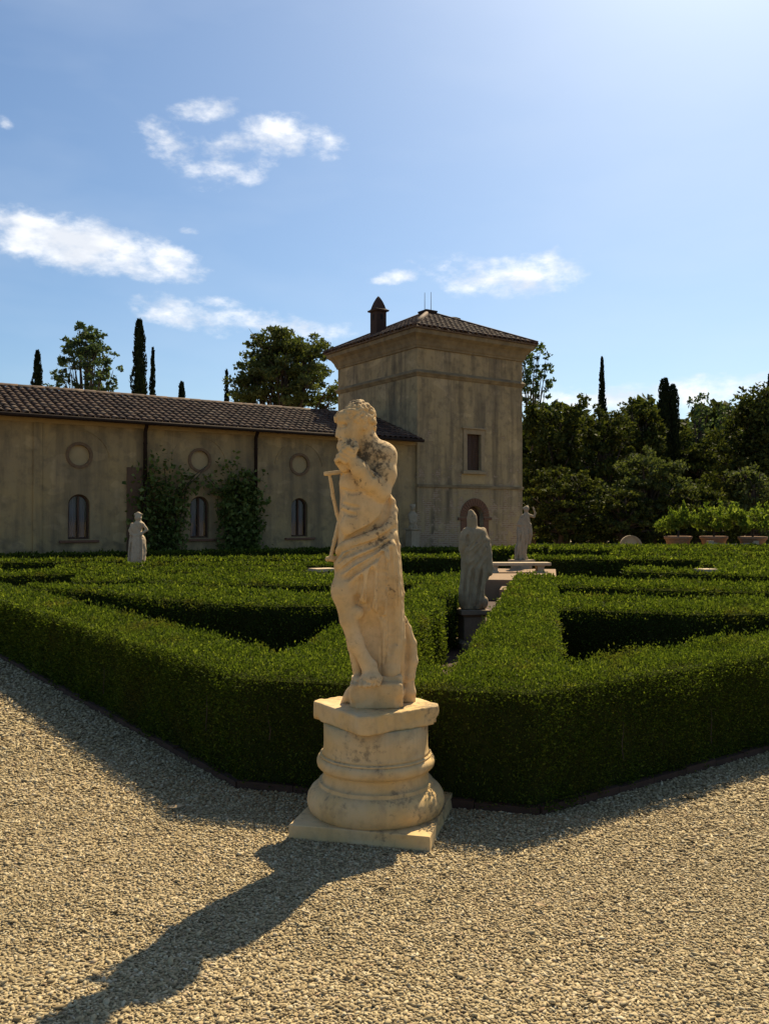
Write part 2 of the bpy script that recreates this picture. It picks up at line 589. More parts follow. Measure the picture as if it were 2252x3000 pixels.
def gravel_pebbles():
    """loose pebbles over the walk in front of the hedge"""
    # template pebble: icosahedron
    t = (1 + 5 ** .5) / 2
    ico = np.array([(-1, t, 0), (1, t, 0), (-1, -t, 0), (1, -t, 0), (0, -1, t), (0, 1, t), (0, -1, -t), (0, 1, -t), (t, 0, -1), (t, 0, 1), (-t, 0, -1), (-t, 0, 1)], dtype=float)
    ico /= np.linalg.norm(ico[0])
    tri = np.array([(0, 11, 5), (0, 5, 1), (0, 1, 7), (0, 7, 10), (0, 10, 11), (1, 5, 9), (5, 11, 4), (11, 10, 2), (10, 7, 6), (7, 1, 8), (3, 9, 4), (3, 4, 2), (3, 2, 6), (3, 6, 8), (3, 8, 9), (4, 9, 5), (2, 4, 11), (6, 2, 10), (8, 6, 7), (9, 8, 1)])
    octa = np.array([(1, 0, 0), (0, 1, 0), (-1, 0, 0), (0, -1, 0), (0, 0, 1), (0, 0, -1)], dtype=float)
    otri = np.array([(0, 1, 4), (1, 2, 4), (2, 3, 4), (3, 0, 4), (1, 0, 5), (2, 1, 5), (3, 2, 5), (0, 3, 5)])

    def band(bands, tv, tt, sigma, grow, aside=False):
        P = []
        for (y0, y1, sp) in bands:
            wx = .50 * y1 + (1.5 if aside else .25)
            xs = np.arange(-wx, wx, sp)
            ys = np.arange(y0, y1, sp)
            gx, gy = np.meshgrid(xs, ys)
            p = np.stack([gx.ravel(), gy.ravel(), np.full(gx.size, sp)], 1)
            p[:, :2] += rng.uniform(-.55, .55, (len(p), 2)) * sp
            P.append(p)
        P = np.concatenate(P)
        # only outside the hedge line and the plinth
        nl = (P[:, 0] - CL[0]) * .805 + (P[:, 1] - CL[1]) * .593          # >0 inside the garden
        nr = -(P[:, 0] - CR[0]) * .581 + (P[:, 1] - CR[1]) * .814
        cd = (CR - CL) / np.linalg.norm(CR - CL)
        nc = -(P[:, 0] - CL[0]) * cd[1] + (P[:, 1] - CL[1]) * cd[0]
        P = P[~((nl > .02) & (nr > .02) & (nc > .02))]
        inner = (np.abs(P[:, 0]) < .47 * P[:, 1] + .25) & (P[:, 1] > 2.35)
        P = P[inner] if not aside else P[~inner & (np.abs(P[:, 0]) < .47 * P[:, 1] + 1.4)]
        q = P[:, :2] - np.array([-.045, 4.475])
        ca, sa = math.cos(R(-13.7)), math.sin(R(-13.7))
        lx, ly = q[:, 0] * ca + q[:, 1] * sa, -q[:, 0] * sa + q[:, 1] * ca
        P = P[~((np.abs(lx) < .345) & (np.abs(ly) < .345))]
        # thinner cover where feet have trodden
        tread = np.sin(P[:, 0] * 2.3 + 1.7 * np.sin(P[:, 1] * 1.9)) * np.sin(P[:, 1] * 3.1 + P[:, 0])
        P = P[rng.random(len(P)) < .93 - .22 * np.clip(tread, 0, 1)]
        n = len(P)
        s = P[:, 2] * grow * rng.lognormal(.0, sigma, n)
        L = s[:, None] * np.stack([rng.uniform(.62, 1.15, n), rng.uniform(.36, .6, n), rng.uniform(.17, .33, n)], 1)
        ang = rng.uniform(0, 2 * math.pi, n)
        tl = rng.normal(0, .30, n)
        tr = rng.normal(0, .30, n)
        V = tv[None] * L[:, None, :] * rng.uniform(.75, 1.2, (n, len(tv), 1))
        # tilt about x then y, then yaw
        y, z = V[..., 1].copy(), V[..., 2].copy()
        c, s_ = np.cos(tr)[:, None], np.sin(tr)[:, None]
        V[..., 1], V[..., 2] = y * c - z * s_, y * s_ + z * c
        x, z = V[..., 0].copy(), V[..., 2].copy()
        c, s_ = np.cos(tl)[:, None], np.sin(tl)[:, None]
        V[..., 0], V[..., 2] = x * c + z * s_, -x * s_ + z * c
        x, y = V[..., 0].copy(), V[..., 1].copy()
        c, s_ = np.cos(ang)[:, None], np.sin(ang)[:, None]
        V[..., 0], V[..., 1] = x * c - y * s_, x * s_ + y * c
        V[..., :2] += P[:, None, :2]
        V[..., 2] += (L[:, 2] * rng.uniform(.0, 1.0, n))[:, None]
        return V.reshape(-1, 3), (tt[None] + (np.arange(n) * len(tv))[:, None, None]).reshape(-1, 3)
    V1, F1 = band(((2.35, 3.1, .0112),), ico, tri, .24, 1.02)
    V3, F3 = band(((1.3, 2.35, .021), (2.35, 6.0, .025)), octa, otri, .28, 1.2, True)
    V2, F2 = band(((3.1, 3.9, .0112), (3.9, 4.7, .0130), (4.7, 5.8, .016), (5.8, 8.0, .022), (8.0, 11.0, .032)), octa, otri, .22, 1.12)
    me = fast_mesh('gravel_pebbles', np.concatenate([V1, V2, V3]), np.concatenate([F1, F2 + len(V1), F3 + len(V1) + len(V2)]), True)
    link('gravel', me, M['pebble'], None, kind='stuff', label='loose tan gravel covering the walk in front of the hedge', category='gravel')


gravel_pebbles()

# ------------------------------------------------------------------ leaves
def leaf_quads(P, N, size, up=.35, spread=.8, aspect=.5):
    """one diamond leaf for each point; N = preferred growth direction"""
    n = len(P)
    size = np.broadcast_to(np.asarray(size, dtype=float), (n,))
    d = N * .7 + rng.normal(0, spread, (n, 3)) * .7
    d[:, 2] += up
    d /= np.linalg.norm(d, axis=1)[:, None] + 1e-9
    r = rng.normal(0, 1, (n, 3))
    w = np.cross(d, r)
    w /= np.linalg.norm(w, axis=1)[:, None] + 1e-9
    nn = np.cross(d, w)
    L = (size * rng.uniform(.7, 1.35, n))[:, None]
    W = L * aspect * .5
    V = np.empty((n, 4, 3))
    V[:, 0] = P - d * L * .35
    V[:, 1] = P + w * W + d * L * .1 + nn * W * .3
    V[:, 2] = P + d * L * .65
    V[:, 3] = P - w * W + d * L * .1 + nn * W * .3
    F = (np.arange(n) * 4)[:, None] + np.arange(4)[None]
    return V.reshape(-1, 3), F


def offsets(pts, w, closed=False):
    pts = [np.array(p, dtype=float) for p in pts]
    Ls, Rs = [], []
    n = len(pts)
    for i in range(n):
        a = pts[i] - pts[i - 1] if i else pts[1] - pts[0]
        b = pts[i + 1] - pts[i] if i < n - 1 else pts[i] - pts[i - 1]
        a = a / np.linalg.norm(a)
        b = b / np.linalg.norm(b)
        na, nb = np.array([-a[1], a[0]]), np.array([-b[1], b[0]])
        m = na + nb
        m /= np.linalg.norm(m)
        k = 1 / max(.4, float(m @ na))
        Ls.append(pts[i] + m * w / 2 * k)
        Rs.append(pts[i] - m * w / 2 * k)
    return Ls, Rs


HEDGE_LEAVES = 0


def hedge(label, pts, w=.52, h=.66, back=1.0, group=None, cover=1.15, name='box_hedge', wild=1.0):
    """clipped hedge along a polyline: a twiggy core and real leaves all over its faces"""
    global HEDGE_LEAVES
    # resample so that long runs get their leaf size by distance
    P2 = [np.array(pts[0], dtype=float)]
    for a, b in zip(pts[:-1], pts[1:]):
        a, b = np.array(a, dtype=float), np.array(b, dtype=float)
        k = max(1, int(np.linalg.norm(b - a) / 1.2))
        for i in range(1, k + 1):
            P2.append(a + (b - a) * i / k)
    base = P2[0]
    Lo, Ro = offsets(P2, w)
    Li, Ri = offsets(P2, w - .09)
    root = thing(name, label, 'hedge', (base[0], base[1], 0), 0, group)
    o3 = np.array([base[0], base[1], 0])
    mb = MB()
    n = len(P2)
    hh = h - .05
    V, F = [], []
    for i in range(n):
        for q, z in ((Li[i], 0.0), (Li[i], hh), (Ri[i], hh), (Ri[i], 0.0)):
            V.append((q[0] - base[0], q[1] - base[1], z))
    for i in range(n - 1):
        a, b = i * 4, i * 4 + 4
        F += [(a, a + 1, b + 1, b), (a + 1, a + 2, b + 2, b + 1), (a + 2, a + 3, b + 3, b + 2)]
    F += [(0, 3, 2, 1), ((n - 1) * 4, (n - 1) * 4 + 1, (n - 1) * 4 + 2, (n - 1) * 4 + 3)]
    mb.add(V, F)
    mb.make('twig_core', M['twig_core'], root)
    LV, LN, LS = [], [], []

    def face(A, B, C, D, nrm, fac=1.0):
        A, B, C, D = [np.array(q, dtype=float) for q in (A, B, C, D)]
        area = .5 * (np.linalg.norm(np.cross(B - A, C - A)) + np.linalg.norm(np.cross(C - A, D - A)))
        c = (A + B + C + D) / 4
        dist = max(4.0, math.hypot(c[0], c[1]))
        s = max(.0170, .0035 * dist - .003)
        cnt = int(area * cover * fac / (s * s * .30)) + 1
        u, v = rng.random(cnt)[:, None], rng.random(cnt)[:, None]
        p = (A * (1 - u) + B * u) * (1 - v) + (D * (1 - u) + C * u) * v
        nrm = np.array(nrm, dtype=float)
        # gentle lumps in the clipping
        lump = .9 * (.016 * np.sin(p[:, 0] * 5.1 + p[:, 1] * 3.3) + .013 * np.sin(p[:, 1] * 7.7 - p[:, 0] * 2.9 + p[:, 2] * 6) + .010 * np.sin(p[:, 0] * 17 + p[:, 2] * 13 + 2 * np.sin(p[:, 1] * 9)) + .008 * np.sin(p[:, 1] * 29 - p[:, 2] * 21 + p[:, 0] * 11))
        off = rng.normal(-.008, .016, cnt) + lump + np.where(rng.random(cnt) < (.06 if nrm[2] > .5 else .03) * wild, rng.uniform(.01, .07, cnt), 0)
        p = p + nrm * off[:, None]
        LV.append(p)
        LN.append(np.broadcast_to(nrm, (cnt, 3)))
        LS.append(np.full(cnt, s))

    def p3(q, z):
        return (q[0], q[1], z)
    for i in range(n - 1):
        a, b = P2[i], P2[i + 1]
        t = (b - a) / np.linalg.norm(b - a)
        nl = (-t[1], t[0], 0)
        face(p3(Lo[i], h), p3(Lo[i + 1], h), p3(Ro[i + 1], h), p3(Ro[i], h), (0, 0, 1))
        mid = (a + b) / 2
        for Q, nn in ((Lo, nl), (Ro, (t[1], -t[0], 0))):
            facing = -(nn[0] * mid[0] + nn[1] * mid[1]) > -.25 * np.linalg.norm(mid)
            face(p3(Q[i], .02), p3(Q[i + 1], .02), p3(Q[i + 1], h), p3(Q[i], h), nn, 1.0 if facing else .15)
    t0 = P2[0] - P2[1]
    t0 = t0 / np.linalg.norm(t0)
    t1 = P2[-1] - P2[-2]
    t1 = t1 / np.linalg.norm(t1)
    face(p3(Lo[0], .02), p3(Ro[0], .02), p3(Ro[0], h), p3(Lo[0], h), (t0[0], t0[1], 0))
    face(p3(Lo[-1], .02), p3(Ro[-1], .02), p3(Ro[-1], h), p3(Lo[-1], h), (t1[0], t1[1], 0))
    LV, LN, LS = np.concatenate(LV), np.concatenate(LN), np.concatenate(LS)
    HEDGE_LEAVES += len(LV)
    V, F = leaf_quads(LV - o3, LN, LS, up=.3, spread=.75, aspect=.5)
    link('foliage', fast_mesh('foliage', V, F), M['hedge_leaf'], root, kind='stuff')
    return root


def inset(p, d, dist):
    return (p[0] + d[0] * dist, p[1] + d[1] * dist)


# outer hedge: left arm, cut corner behind the statue, right arm
nL = np.array([.805, .593])
nR = np.array([-.581, .814])
cd = (CR - CL) / np.linalg.norm(CR - CL)
nC = np.array([-cd[1], cd[0]])


def cross(p, d, q, e):
    A = np.array([[d[0], -e[0]], [d[1], -e[1]]])
    t = np.linalg.solve(A, q - p)
    return p + d * t[0]


HW = .27
kl = cross(CL + nL * HW, DL, CL + nC * HW, cd)
kr = cross(CR + nR * HW, DR, CR + nC * HW, cd)
outer = hedge('long clipped outer hedge wrapping the garden corner behind the gravel walk',
      [tuple(kl + DL * 9.5), tuple(kl + DL * 6.2), tuple(kl + DL * 2.4), tuple(kl), tuple(kr), tuple(kr + DR * 2.2), tuple(kr + DR * 6.5)], .54, .67)
for (a_, d_, n_, ts) in ((CL, DL, -nL, (.45, 2.3)), (CL, cd, -nC, (.28,)), (CR, DR, -nR, (.75, 1.6))):
    for t_ in ts:
        q = a_ + d_ * (t_ + rng.uniform(-.1, .1)) + n_ * rng.uniform(-.005, .02) - kl - DL * 9.5
        z_ = rng.uniform(.05, .3)
        pts_, x_ = [], 0.0
        for k in range(5):
            pts_.append((q[0] + d_[0] * x_, q[1] + d_[1] * x_, z_ + k * .055))
            x_ += rng.uniform(-.015, .015)
        MB().tube(pts_, [.003, .003, .0026, .002, .001], 5).make('bare_twig', M['bark'], outer)
# hedges along the diagonal path
hedge('straight clipped hedge on the sunlit side of the diagonal path', [AX(.15, .60), AX(9.3, .60)], .60, .66)
hedge('short clipped hedge between corner statue and the gap in the path border', [AX(.15, -.60), AX(4.45, -.60)], .60, .66)
hedge('clipped path hedge beyond the gap, leading to the stone steps', [AX(5.1, -.60), AX(9.3, -.60)], .60, .66)


def to_axis(p):
    r = np.array(p) - AO
    return float(r @ AD), float(r @ AN)


# curved hedges of the two halves of the parterre (mirrored about the path)
A_front = [to_axis(p) for p in ((-4.9, 11.75), (-3.45, 11.0), (-2.72, 10.27), (-2.02, 9.73), (-1.28, 9.4), (-.57, 9.45))] + [(4.05, -.86)]
B_front = [(8.3, -6.4), (7.1, -5.1), (6.75, -3.7), (6.95, -2.3), (7.4, -.86)]


def curve(front, sgn, shift):
    return [AX(a + shift, sgn * p) for a, p in front]


for sg, where in ((1, 'half beside the vine-covered wall'), (-1, 'half beside the potted citrus')):
    hedge('curved front hedge of the parterre ' + where, curve(A_front, sg, .28), .55, .66)
    hedge('second curved hedge close behind the front one, parterre ' + where, curve(A_front[1:], sg, 1.02), .5, .67)
    hedge('middle curved hedge of the parterre ' + where, curve(B_front, sg, .28), .55, .66)
    hedge('thin hedge tight behind the middle curve, parterre ' + where, curve(B_front[1:], sg, 1.05), .5, .66)
FAR = [
    ('low hedge run behind the stone bench', [(3.2, 21.6), (9.8, 20.6)], .6),
    ('hedge run between corner statue and tower door, darkest face', [(.2, 22.6), (2.4, 21.9)], .6),
    ('hedge run in front of the vine-covered wall', [(-9.2, 19.6), (-5.6, 20.3), (-1.0, 21.8)], .6),
    ('cross hedge below the statue with arm akimbo', [(-7.2, 14.6), (-4.4, 15.9), (-1.5, 16.4)], .6),
    ('narrow hedge ahead of the statue with arm akimbo', [(-6.6, 17.3), (-3.5, 18.2), (-.6, 18.5)], .55),
    ('hedge stub reaching from the outer arm to the wall windows', [(-9.9, 17.0), (-7.9, 17.6)], .6),
    ('hedge along the foot of the long wall', [(-10.6, 22.2), (-6.0, 24.9), (-1.0, 28.0)], .7),
    ('hedge before the tower foot', [(-.4, 27.0), (3.0, 28.4), (5.2, 29.8)], .8),
    ('hedge far back under the dark trees', [(5.5, 28.6), (10.0, 28.0), (15.5, 27.6)], .8),
    ('last hedge in front of the citrus pots', [(5.0, 31.2), (11.0, 31.2), (17.0, 30.6)], .9),
    ('hedge crossing toward the white block', [(6.4, 16.6), (9.0, 16.0), (11.5, 15.4)], .8),
    ('rounded hedge knot beside the white block', [(6.9, 18.7), (8.4, 18.3), (10.5, 18.2)], .7),
    ('inner hedge on the citrus side behind the middle curve', [(4.6, 16.2), (6.2, 15.0), (8.2, 13.8)], .6),
    ('hedge row halfway to the citrus pots', [(6.5, 24.6), (10.0, 24.2), (13.5, 23.6)], .8),
    ('inner hedge on the wall side behind the middle curve', [(-4.8, 13.4), (-2.6, 14.3), (-.3, 14.6)], .55),
]
for lab, pts, w in FAR:
    hedge(lab, pts, w, .66)
print('hedge leaves', HEDGE_LEAVES)

# terracotta edging at the foot of the outer hedge
for lab, a, d, ln in (('dark terracotta edging strip under the hedge arm toward the wall windows', CL, DL, 8.5),
                      ('dark terracotta edging strip across the cut hedge corner', CL, cd, float(np.linalg.norm(CR - CL))),
                      ('dark terracotta edging strip under the hedge arm toward the trees', CR, DR, 6.5)):
    nn = np.array([d[1], -d[0]])
    if nn @ np.array([0, -1]) < 0:
        nn = -nn
    mb = MB()
    k = int(ln / .3)
    for i in range(k):
        t0, t1 = ln * i / k + .002, ln * (i + 1) / k - .002
        q = [a + d * t0 - nn * .03, a + d * t1 - nn * .03, a + d * t1 + nn * .018, a + d * t0 + nn * .018]
        hz = .042 + rng.uniform(-.006, .006)
        V = [(p[0] - a[0], p[1] - a[1], -.02) for p in q] + [(p[0] - a[0], p[1] - a[1], hz) for p in q]
        mb.add(V, [(0, 1, 2, 3), (7, 6, 5, 4), (0, 4, 5, 1), (1, 5, 6, 2), (2, 6, 7, 3), (3, 7, 4, 0)])
    root = thing('garden_edging', lab, 'edging', (a[0], a[1], 0), 0, 'terracotta edging along the outer hedge')
    mb.make('tile_strip', M['edging'], root)

# ------------------------------------------------------------------ sculpture
class Sculpt:
    """carving in a distance field; units are sculpt units (su), x right, y down, d towards the viewer"""
    def __init__(s, lo, hi, h):
        s.lo, s.h = np.array(lo, float), h
        s.ax = [np.arange(a, b, h) for a, b in zip(lo, hi)]
        s.F = np.full([len(a) for a in s.ax], 1e3, dtype=np.float32)

    def _win(s, lo, hi):
        sl, g = [], []
        for i in range(3):
            a = int(np.clip(math.floor((lo[i] - s.lo[i]) / s.h), 0, len(s.ax[i])))
            b = int(np.clip(math.ceil((hi[i] - s.lo[i]) / s.h) + 1, 0, len(s.ax[i])))
            sl.append(slice(a, b))
            g.append(s.ax[i][a:b])
        X, Y, D = np.meshgrid(*g, indexing='ij', sparse=True)
        return tuple(sl), X.astype(np.float32), Y.astype(np.float32), D.astype(np.float32)

    def _put(s, sl, f, k, sub):
        if sub:
            a, b = -s.F[sl], f
        else:
            a, b = s.F[sl], f
        if k > 0:
            hh = np.maximum(k - np.abs(a - b), 0) / k
            r = np.minimum(a, b) - hh * hh * k * .25
        else:
            r = np.minimum(a, b)
        s.F[sl] = -r if sub else r

    def cap(s, pts, k=4, sub=False):
        """chain of round cones: pts = (x, y, d, r)"""
        pts = np.array(pts, float)
        mg = k + 3 * s.h + 2
        if len(pts) == 1:
            pts = np.repeat(pts, 2, 0)
        for a, b in zip(pts[:-1], pts[1:]):
            lo = np.minimum(a[:3] - a[3], b[:3] - b[3]) - mg
            hi = np.maximum(a[:3] + a[3], b[:3] + b[3]) + mg
            sl, X, Y, D = s._win(lo, hi)
            if 0 in s.F[sl].shape:
                continue
            ab = b[:3] - a[:3]
            l2 = max(float(ab @ ab), 1e-6)
            t = np.clip(((X - a[0]) * ab[0] + (Y - a[1]) * ab[1] + (D - a[2]) * ab[2]) / l2, 0, 1)
            f = np.sqrt((X - a[0] - t * ab[0]) ** 2 + (Y - a[1] - t * ab[1]) ** 2 + (D - a[2] - t * ab[2]) ** 2) - (a[3] + t * (b[3] - a[3]))
            s._put(sl, f.astype(np.float32), k, sub)
        return s

    def surf(s, x, y):
        """depth of the foremost surface at a picture position"""
        i = int(np.clip(round((x - s.lo[0]) / s.h), 0, len(s.ax[0]) - 1))
        j = int(np.clip(round((y - s.lo[1]) / s.h), 0, len(s.ax[1]) - 1))
        w = np.nonzero(s.F[i, j] < 0)[0]
        return float(s.ax[2][w[-1]]) if len(w) else None

    def fold(s, ch, r, k=6, sub=False, sink=.45, n=5, lift=.1):
        """a ridge (or groove) that lies on the carved surface along picture points"""
        ch = [np.array(c, float) for c in ch]
        pts = []
        for a, b in zip(ch[:-1], ch[1:]):
            for i in range(n):
                pts.append(a + (b - a) * i / n)
        pts.append(ch[-1])
        out, last = [], None
        m = len(pts)
        for i, p in enumerate(pts):
            d = s.surf(p[0], p[1])
            if d is None:
                d = last
            if d is None:
                continue
            last = d
            u = i / max(1, m - 1)
            rr = r * (.35 + .65 * math.sin(math.pi * min(max(u, .0), 1)) ** .5)
            out.append((p[0], p[1], (d + rr * lift) if sub else (d - rr * sink), rr))
        if len(out) > 1:
            dd = np.array([o[2] for o in out])
            for _ in range(2):
                dd[1:-1] = (dd[:-2] + dd[1:-1] * 2 + dd[2:]) / 4
            out = [(o[0], o[1], float(z), o[3]) for o, z in zip(out, dd)]
            s.cap(out, k, sub)
        return s

    def ell(s, c, r, k=6, sub=False, rot=0.0, yaw=0.0):
        """ellipsoid; rot turns it in the picture plane, yaw about the vertical (degrees)"""
        c, r = np.array(c, float), np.array(r, float)
        R_ = max(r) + k + 3 * s.h
        sl, X, Y, D = s._win(c - R_, c + R_)
        if 0 in s.F[sl].shape:
            return s
        x, y, d = X - c[0], Y - c[1], D - c[2]
        if rot:
            ca, sa = math.cos(R(rot)), math.sin(R(rot))
            x, y = x * ca + y * sa, -x * sa + y * ca
        if yaw:
            ca, sa = math.cos(R(yaw)), math.sin(R(yaw))
            x, d = x * ca + d * sa, -x * sa + d * ca
        q = np.sqrt((x / r[0]) ** 2 + (y / r[1]) ** 2 + (d / r[2]) ** 2)
        g = np.sqrt((x / r[0] ** 2) ** 2 + (y / r[1] ** 2) ** 2 + (d / r[2] ** 2) ** 2) + 1e-6
        f = np.clip(q * (q - 1) / g, -60, 200)
        s._put(sl, f.astype(np.float32), k, sub)
        return s

    def loft(s, rows, k=6, e=2.2, wob=None, grow=0.0, clip=None):
        """rows: (y, x left, x right, centre depth, half depth)"""
        rows = np.array(rows, float)
        lo = (rows[:, 1].min() - 12, rows[0, 0] - 12, (rows[:, 3] - rows[:, 4]).min() - 12)
        hi = (rows[:, 2].max() + 12, rows[-1, 0] + 12, (rows[:, 3] + rows[:, 4]).max() + 12)
        sl, X, Y, D = s._win(lo, hi)
        y = Y.ravel()
        def it(c):
            # smooth interpolation
            t = np.interp(y, rows[:, 0], np.arange(len(rows)))
            i = np.clip(t.astype(int), 0, len(rows) - 2)
            u = t - i
            p0, p1 = rows[np.maximum(i - 1, 0), c], rows[i, c]
            p2, p3 = rows[i + 1, c], rows[np.minimum(i + 2, len(rows) - 1), c]
            v = .5 * (2 * p1 + (p2 - p0) * u + (2 * p0 - 5 * p1 + 4 * p2 - p3) * u * u + (3 * p1 - p0 - 3 * p2 + p3) * u ** 3)
            return v.reshape(Y.shape)
        xl, xr, cd_, b = it(1), it(2), it(3), it(4)
        a = np.maximum((xr - xl) / 2, 1.0)
        b = np.maximum(b, 1.0)
        px = np.abs(X - (xl + xr) / 2) / a
        pd = np.abs(D - cd_) / b
        q = (px ** e + pd ** e) ** (1 / e)
        f = (q - 1) * np.minimum(a, b)
        if wob is not None:
            f = f + wob(X, Y, D)
        f = f - grow
        if clip is not None:
            f = np.maximum(f, clip(X, Y, D))
        f = np.maximum(f, np.maximum(rows[0, 0] - Y, Y - rows[-1, 0]))
        s._put(sl, f.astype(np.float32), k, False)
        return s

    def box(s, c, hlf, r=2.0, k=3, rot=0.0, sub=False):
        c, hlf = np.array(c, float), np.array(hlf, float)
        R_ = float(np.linalg.norm(hlf)) + k + 3 * s.h
        sl, X, Y, D = s._win(c - R_, c + R_)
        if 0 in s.F[sl].shape:
            return s
        x, y, d = X - c[0], Y - c[1], D - c[2]
        if rot:
            ca, sa = math.cos(R(rot)), math.sin(R(rot))
            x, y = x * ca + y * sa, -x * sa + y * ca
        qx, qy, qd = np.abs(x) - hlf[0] + r, np.abs(y) - hlf[1] + r, np.abs(d) - hlf[2] + r
        f = np.sqrt(np.maximum(qx, 0) ** 2 + np.maximum(qy, 0) ** 2 + np.maximum(qd, 0) ** 2) + np.minimum(np.maximum(np.maximum(qx, qy), qd), 0) - r
        s._put(sl, f.astype(np.float32), k, sub)
        return s

    def mesh(s, name, scale, origin, rough=0.0, zscale=None):
        """surface nets; returns a Blender mesh: x, -depth, up in metres about origin (x, y)"""
        F = s.F
        F[0], F[-1], F[:, 0], F[:, -1], F[:, :, 0], F[:, :, -1] = 9, 9, 9, 9, 9, 9
        if rough:
            g = rng.normal(0, 1, F.shape).astype(np.float32)
            for ax in range(3):
                for _ in range(3):
                    g = (g + np.roll(g, 1, ax) + np.roll(g, -1, ax)) / 3
            F = F + g * rough / (g.std() + 1e-9)
            F[0], F[-1], F[:, 0], F[:, -1], F[:, :, 0], F[:, :, -1] = 9, 9, 9, 9, 9, 9
        F = np.clip(F, -20, 20)
        I = F < 0
        nx, ny, nz = F.shape
        cs = np.zeros((nx - 1, ny - 1, nz - 1, 3), np.float32)
        cnt = np.zeros((nx - 1, ny - 1, nz - 1), np.float32)

        def sl(o):
            return tuple(slice(o[i], F.shape[i] - 1 + o[i]) for i in range(3))
        for ax in range(3):
            oth = [i for i in range(3) if i != ax]
            for p in (0, 1):
                for q in (0, 1):
                    o0 = [0, 0, 0]
                    o0[oth[0]], o0[oth[1]] = p, q
                    o1 = list(o0)
                    o1[ax] = 1
                    a, b = F[sl(o0)], F[sl(o1)]
                    c = (a < 0) != (b < 0)
                    t = np.where(c, a / np.where(c, a - b, 1), 0)
                    cnt += c
                    cs[..., ax] += t
                    cs[..., oth[0]] += c * p
                    cs[..., oth[1]] += c * q
        act = cnt > 0
        idx = np.full(act.shape, -1, np.int32)
        idx[act] = np.arange(act.sum())
        cell = np.argwhere(act)
        V = (cell + cs[act] / cnt[act][:, None]) * s.h + s.lo
        Q = []
        for ax in range(3):
            o1 = [0, 0, 0]
            o1[ax] = 1
            a = I[tuple(slice(0, F.shape[i] - o1[i]) for i in range(3))]
            b = I[tuple(slice(o1[i], F.shape[i]) for i in range(3))]
            e = np.argwhere(a != b)
            fl = a[tuple(e.T)]
            u, v = [i for i in range(3) if i != ax]
            if ax == 1:
                u, v = v, u
            def cid(du, dv):
                c = e.copy()
                c[:, u] += du
                c[:, v] += dv
                return idx[tuple(c.T)]
            ok = (e[:, u] > 0) & (e[:, v] > 0) & (e[:, u] < F.shape[u] - 1) & (e[:, v] < F.shape[v] - 1)
            e, fl = e[ok], fl[ok]
            q = np.stack([cid(-1, -1), cid(0, -1), cid(0, 0), cid(-1, 0)], 1)
            q[~fl] = q[~fl][:, ::-1]
            Q.append(q)
        Q = np.concatenate(Q)
        P = np.stack([(V[:, 0] - origin[0]) * scale, -V[:, 2] * scale, (origin[1] - V[:, 1]) * (zscale or scale)], 1)
        return fast_mesh(name, P, Q, True)


PX, PY = -.045, 4.475            # axis of the foreground pedestal
# --- foreground pedestal
def foreground_pedestal():
    t = thing('statue_pedestal', 'round ochre stone pedestal with moulded base and square cap on the gravel', 'pedestal', (PX, PY, 0))
    # square plinth, slightly turned
    ca, sa = math.cos(R(-13.7)), math.sin(R(-13.7))
    mb = MB()
    V = []
    for z, hlf in ((-.03, .352), (.062, .348), (.07, .340)):
        for x, y in ((-1, -1), (1, -1), (1, 1), (-1, 1)):
            jx, jy = rng.uniform(-.006, .006, 2)
            V.append(((x * hlf + jx) * ca - (y * hlf + jy) * sa, (x * hlf + jx) * sa + (y * hlf + jy) * ca, z + (rng.uniform(-.004, .004) if z > 0 else 0)))
    F = [(3, 2, 1, 0), (8, 9, 10, 11)]
    for i in (0, 4):
        F += [(i + k, i + (k + 1) % 4, i + 4 + (k + 1) % 4, i + 4 + k) for k in range(4)]
    mb.add(V, F).make('plinth', M['pedestal_stone'], t, bevel=.008)
    prof = [(.33, .060), (.343, .078), (.352, .10), (.355, .122), (.350, .15), (.335, .175), (.318, .190), (.302, .198), (.296, .199), (.2955, .200), (.2945, .217), (.294, .218), (.280, .219),
            (.274, .238), (.271, .255), (.272, .270), (.279, .280), (.284, .283)]
    MB().lathe(prof, 96).make('base_moulding', M['pedestal_stone'], t, smooth=True)
    prof = [(.280, .2835), (.292, .287), (.301, .297), (.305, .312), (.304, .326), (.298, .339), (.288, .345), (.282, .3465), (.288, .348), (.288, .356), (.280, .357), (.279, .360)]
    MB().lathe(prof, 96).make('torus_ring', M['pedestal_stone'], t, smooth=True)
    prof = [(.279, .3605), (.273, .372), (.270, .39), (.269, .43), (.270, .5145)]
    MB().lathe(prof, 96).make('column_drum', M['pedestal_stone'], t, smooth=True)
    # square cap slab set to the garden's axes, chipped on one corner
    s = Sculpt((-330, -70, -330), (330, 70, 330), 8.0)
    ang = R(35.0)
    X, Y, D = np.meshgrid(*s.ax, indexing='ij')
    c_, s_ = math.cos(ang), math.sin(ang)
    u, v = X * c_ - D * s_, X * s_ + D * c_
    r = 5
    qx, qy, qd = np.abs(u) - 250 + r, np.abs(Y) - 47 + r, np.abs(v) - 250 + r
    f = np.sqrt(np.maximum(qx, 0) ** 2 + np.maximum(qy, 0) ** 2 + np.maximum(qd, 0) ** 2) + np.minimum(np.maximum(np.maximum(qx, qy), qd), 0) - r
    s.F = f.astype(np.float32)
    s.ell((322, 34, 60), (30, 26, 44), 6, True)
    s.ell((60, 60, 335), (70, 22, 40), 6, True)
    s.ell((-330, 50, 10), (40, 25, 50), 6, True)
    s.cap([(180, -48, 160, 5), (240, -50, 90, 7)], 4, True)
    me = s.mesh('cap_slab', .001, (0, 0), rough=1.3)
    o = link('cap_slab', me, M['pedestal_stone'], t)
    o.location = (-.0, .0, .5625)
    return t


foreground_pedestal()
STAT_Z = .610


